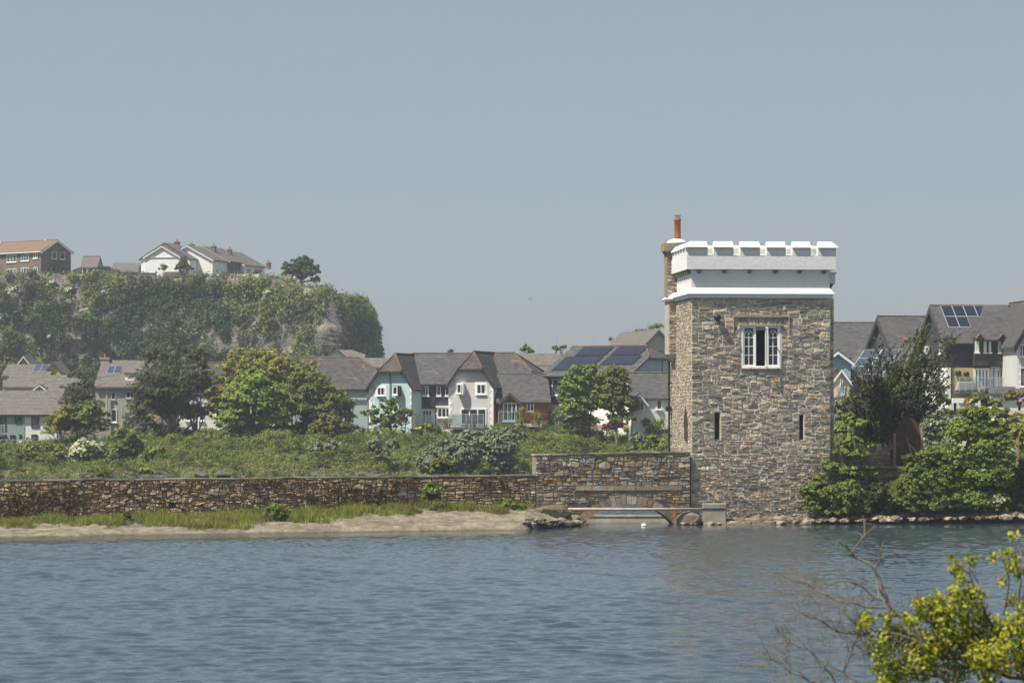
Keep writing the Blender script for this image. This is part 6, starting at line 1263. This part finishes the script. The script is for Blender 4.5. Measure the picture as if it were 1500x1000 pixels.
# ------------------------------------------------------------------ near shrubs
YN = 24.; BT = 1.3
def near_branches(root, base, paths, mat, r0, g, twig=0, tlen=.25):
    mb = MB(); tips = []
    for pth, r in paths:
        pts = [P(a, b_, YN + (c if len(q) > 2 else 0)) - base for q in pth for a, b_, c in [(q[0], q[1], q[2] if len(q) > 2 else 0)]]
        # smooth through the points
        out = []
        for i in range(len(pts) - 1):
            for t in (0, .33, .66): out.append(pts[i].lerp(pts[i + 1], t) + Vector(g.normal(size=3)) * .006)
        out.append(pts[-1]); n = len(out); mb.tube(out, [r * BT * (1 - .75 * i / n) for i in range(n)], 6)
        def sub(p, d, L, r, lv):
            m = p + d * L * .5 + Vector(g.normal(size=3)) * L * .12; e = m + (d + Vector(g.normal(size=3)) * .35).normalized() * L * .5; mb.tube([p, m, e], [r, r * .7, r * .25], 5); tips.append(e)
            if lv:
                for _ in range(3): sub(m.lerp(e, float(g.random())), (d + Vector(g.normal(size=3)) * .75).normalized(), L * .6, r * .6, lv - 1)
        for _ in range(twig):
            i = int(g.integers(1, n)); d = ((out[i] - out[i - 1]).normalized() + Vector(g.normal(size=3)) * .7).normalized(); sub(out[i], d, tlen * float(g.uniform(.5, 1.2)), max(.0022, r * .3) * BT, 2)
    mb.build('branches', M[mat], root); return tips
g = np.random.default_rng(12); base = P(1290, 1130, YN); root = thing('bare_shrub', 'bare twiggy grey shrub in the near right foreground', 'shrub', base)
near_branches(root, base, [([(1480, 1060), (1370, 985), (1345, 930), (1300, 880), (1290, 855), (1275, 825), (1245, 812)], .02), ([(1330, 1030), (1260, 1000), (1235, 985), (1250, 945), (1258, 935)], .010), ([(1310, 1010), (1270, 930), (1225, 925), (1195, 905), (1170, 895)], .009), ([(1300, 890), (1260, 885), (1225, 878), (1200, 868), (1178, 850)], .007), ([(1290, 880), (1265, 860), (1240, 850), (1215, 855), (1200, 862)], .007), ([(1345, 940), (1300, 925), (1265, 925), (1235, 895)], .009), ([(1280, 1040), (1200, 1000), (1160, 985), (1130, 965)], .009), ([(1240, 1040), (1215, 985), (1195, 960), (1158, 940)], .007), ([(1200, 1040), (1160, 1000), (1155, 945)], .005), ([(1320, 1040), (1295, 980), (1262, 950)], .007)], 'bark_grey', .01, g, 13, .24)
base = P(1470, 1130, YN); root = thing('leafy_shrub', 'yellow-green leafy shrub in the near right foreground corner', 'shrub', base)
tips = near_branches(root, base, [([(1560, 1000), (1480, 990), (1440, 975), (1400, 960), (1340, 925)], .022), ([(1480, 990), (1460, 930), (1440, 890), (1420, 840), (1400, 825)], .011), ([(1500, 980), (1490, 900), (1495, 850), (1487, 800)], .010), ([(1400, 965), (1340, 950), (1290, 930), (1262, 910)], .012), ([(1420, 970), (1395, 920), (1360, 885)], .011), ([(1450, 980), (1430, 925), (1390, 885)], .010), ([(1380, 990), (1330, 985), (1285, 960)], .010), ([(1470, 900), (1478, 850), (1468, 815)], .006), ([(1540, 1000), (1520, 930), (1500, 880)], .011)], 'bark', .012, g, 5, .16)
cl_ = [(1520, 940, 24), (1510, 975, 24), (1400, 985, 18), (1450, 990, 16), (1330, 910, 9), (1460, 920, 16), (1375, 900, 16), (1425, 865, 8), (1355, 965, 18), (1440, 960, 20), (1300, 905, 10), (1270, 905, 10), (1262, 915, 7), (1290, 945, 18), (1310, 925, 14), (1295, 970, 18), (1330, 955, 20), (1350, 900, 12), (1345, 885, 9), (1370, 880, 14), (1385, 905, 20), (1410, 890, 18), (1400, 870, 14), (1430, 880, 15), (1380, 930, 22), (1420, 920, 22), (1440, 905, 12), (1360, 945, 20), (1410, 950, 20), (1450, 945, 22), (1480, 925, 20), (1495, 910, 14), (1470, 960, 20), (1320, 985, 16), (1350, 985, 14), (1300, 995, 12), (1398, 832, 7), (1405, 845, 8), (1425, 822, 7), (1395, 820, 4), (1408, 850, 6), (1478, 810, 6), (1485, 785, 6), (1468, 812, 5), (1482, 830, 9), (1492, 840, 8), (1490, 820, 5), (1455, 818, 4), (1468, 852, 5), (1480, 880, 8), (1500, 960, 20), (1380, 965, 18), (1430, 970, 16), (1340, 930, 12), (1500, 885, 9)]
C, Nn = [], []
for px, py, r in cl_:
    n = int(r * r * .62) + 8; rr = r / F * YN; c0 = np.array(P(px, py, YN + float(g.normal()) * .12) - base); q = unit(g.normal(size=(n, 3))) * (g.random((n, 1)) ** .4) * rr * 1.3; C.append(c0 + q); Nn.append(unit(q) + g.normal(size=(n, 3)) * .6 + [0, -.3, .4])
C = np.concatenate(C); Nn = unit(np.concatenate(Nn)); n = len(C)   # folded, pointed leaves
t = unit(g.normal(size=(n, 3)) + [0, 0, .4]); a = unit(np.cross(Nn, t)); bb = np.cross(a, Nn); s_ = (.043 * g.uniform(.55, 1.25, n))[:, None]
v = np.stack([C, C + bb * s_ * .45 + a * s_ * .30 + Nn * s_ * .10, C + bb * s_, C + bb * s_ * .45 - a * s_ * .30 + Nn * s_ * .10], 1).reshape(-1, 3)
f4 = np.arange(4 * n).reshape(-1, 4); tri = np.concatenate([f4[:, [0, 1, 2]], f4[:, [0, 2, 3]]]); link_mesh('foliage', v, tri, M['lf_near'], root)

# ------------------------------------------------------------------ haze
mb = MB(); mb.box(-260, 260, -60, 900, -3.2, 52); hz = mb.build('haze', plain('tmp', (0, 0, 0))); hz.data.materials.clear()
hm = bpy.data.materials.new('haze'); hm.use_nodes = True; hm.node_tree.nodes.clear(); o_ = hm.node_tree.nodes.new('ShaderNodeOutputMaterial'); pv = hm.node_tree.nodes.new('ShaderNodeVolumePrincipled')
pv.inputs['Color'].default_value = (.80, .88, 1, 1); pv.inputs['Density'].default_value = .0003; pv.inputs['Anisotropy'].default_value = .2
hm.node_tree.links.new(pv.outputs[0], o_.inputs['Volume']); hz.data.materials.append(hm); tag(hz, 'thin bluish summer haze in the air', 'haze', None, 'stuff'); bpy.data.materials.remove(bpy.data.materials['tmp'])
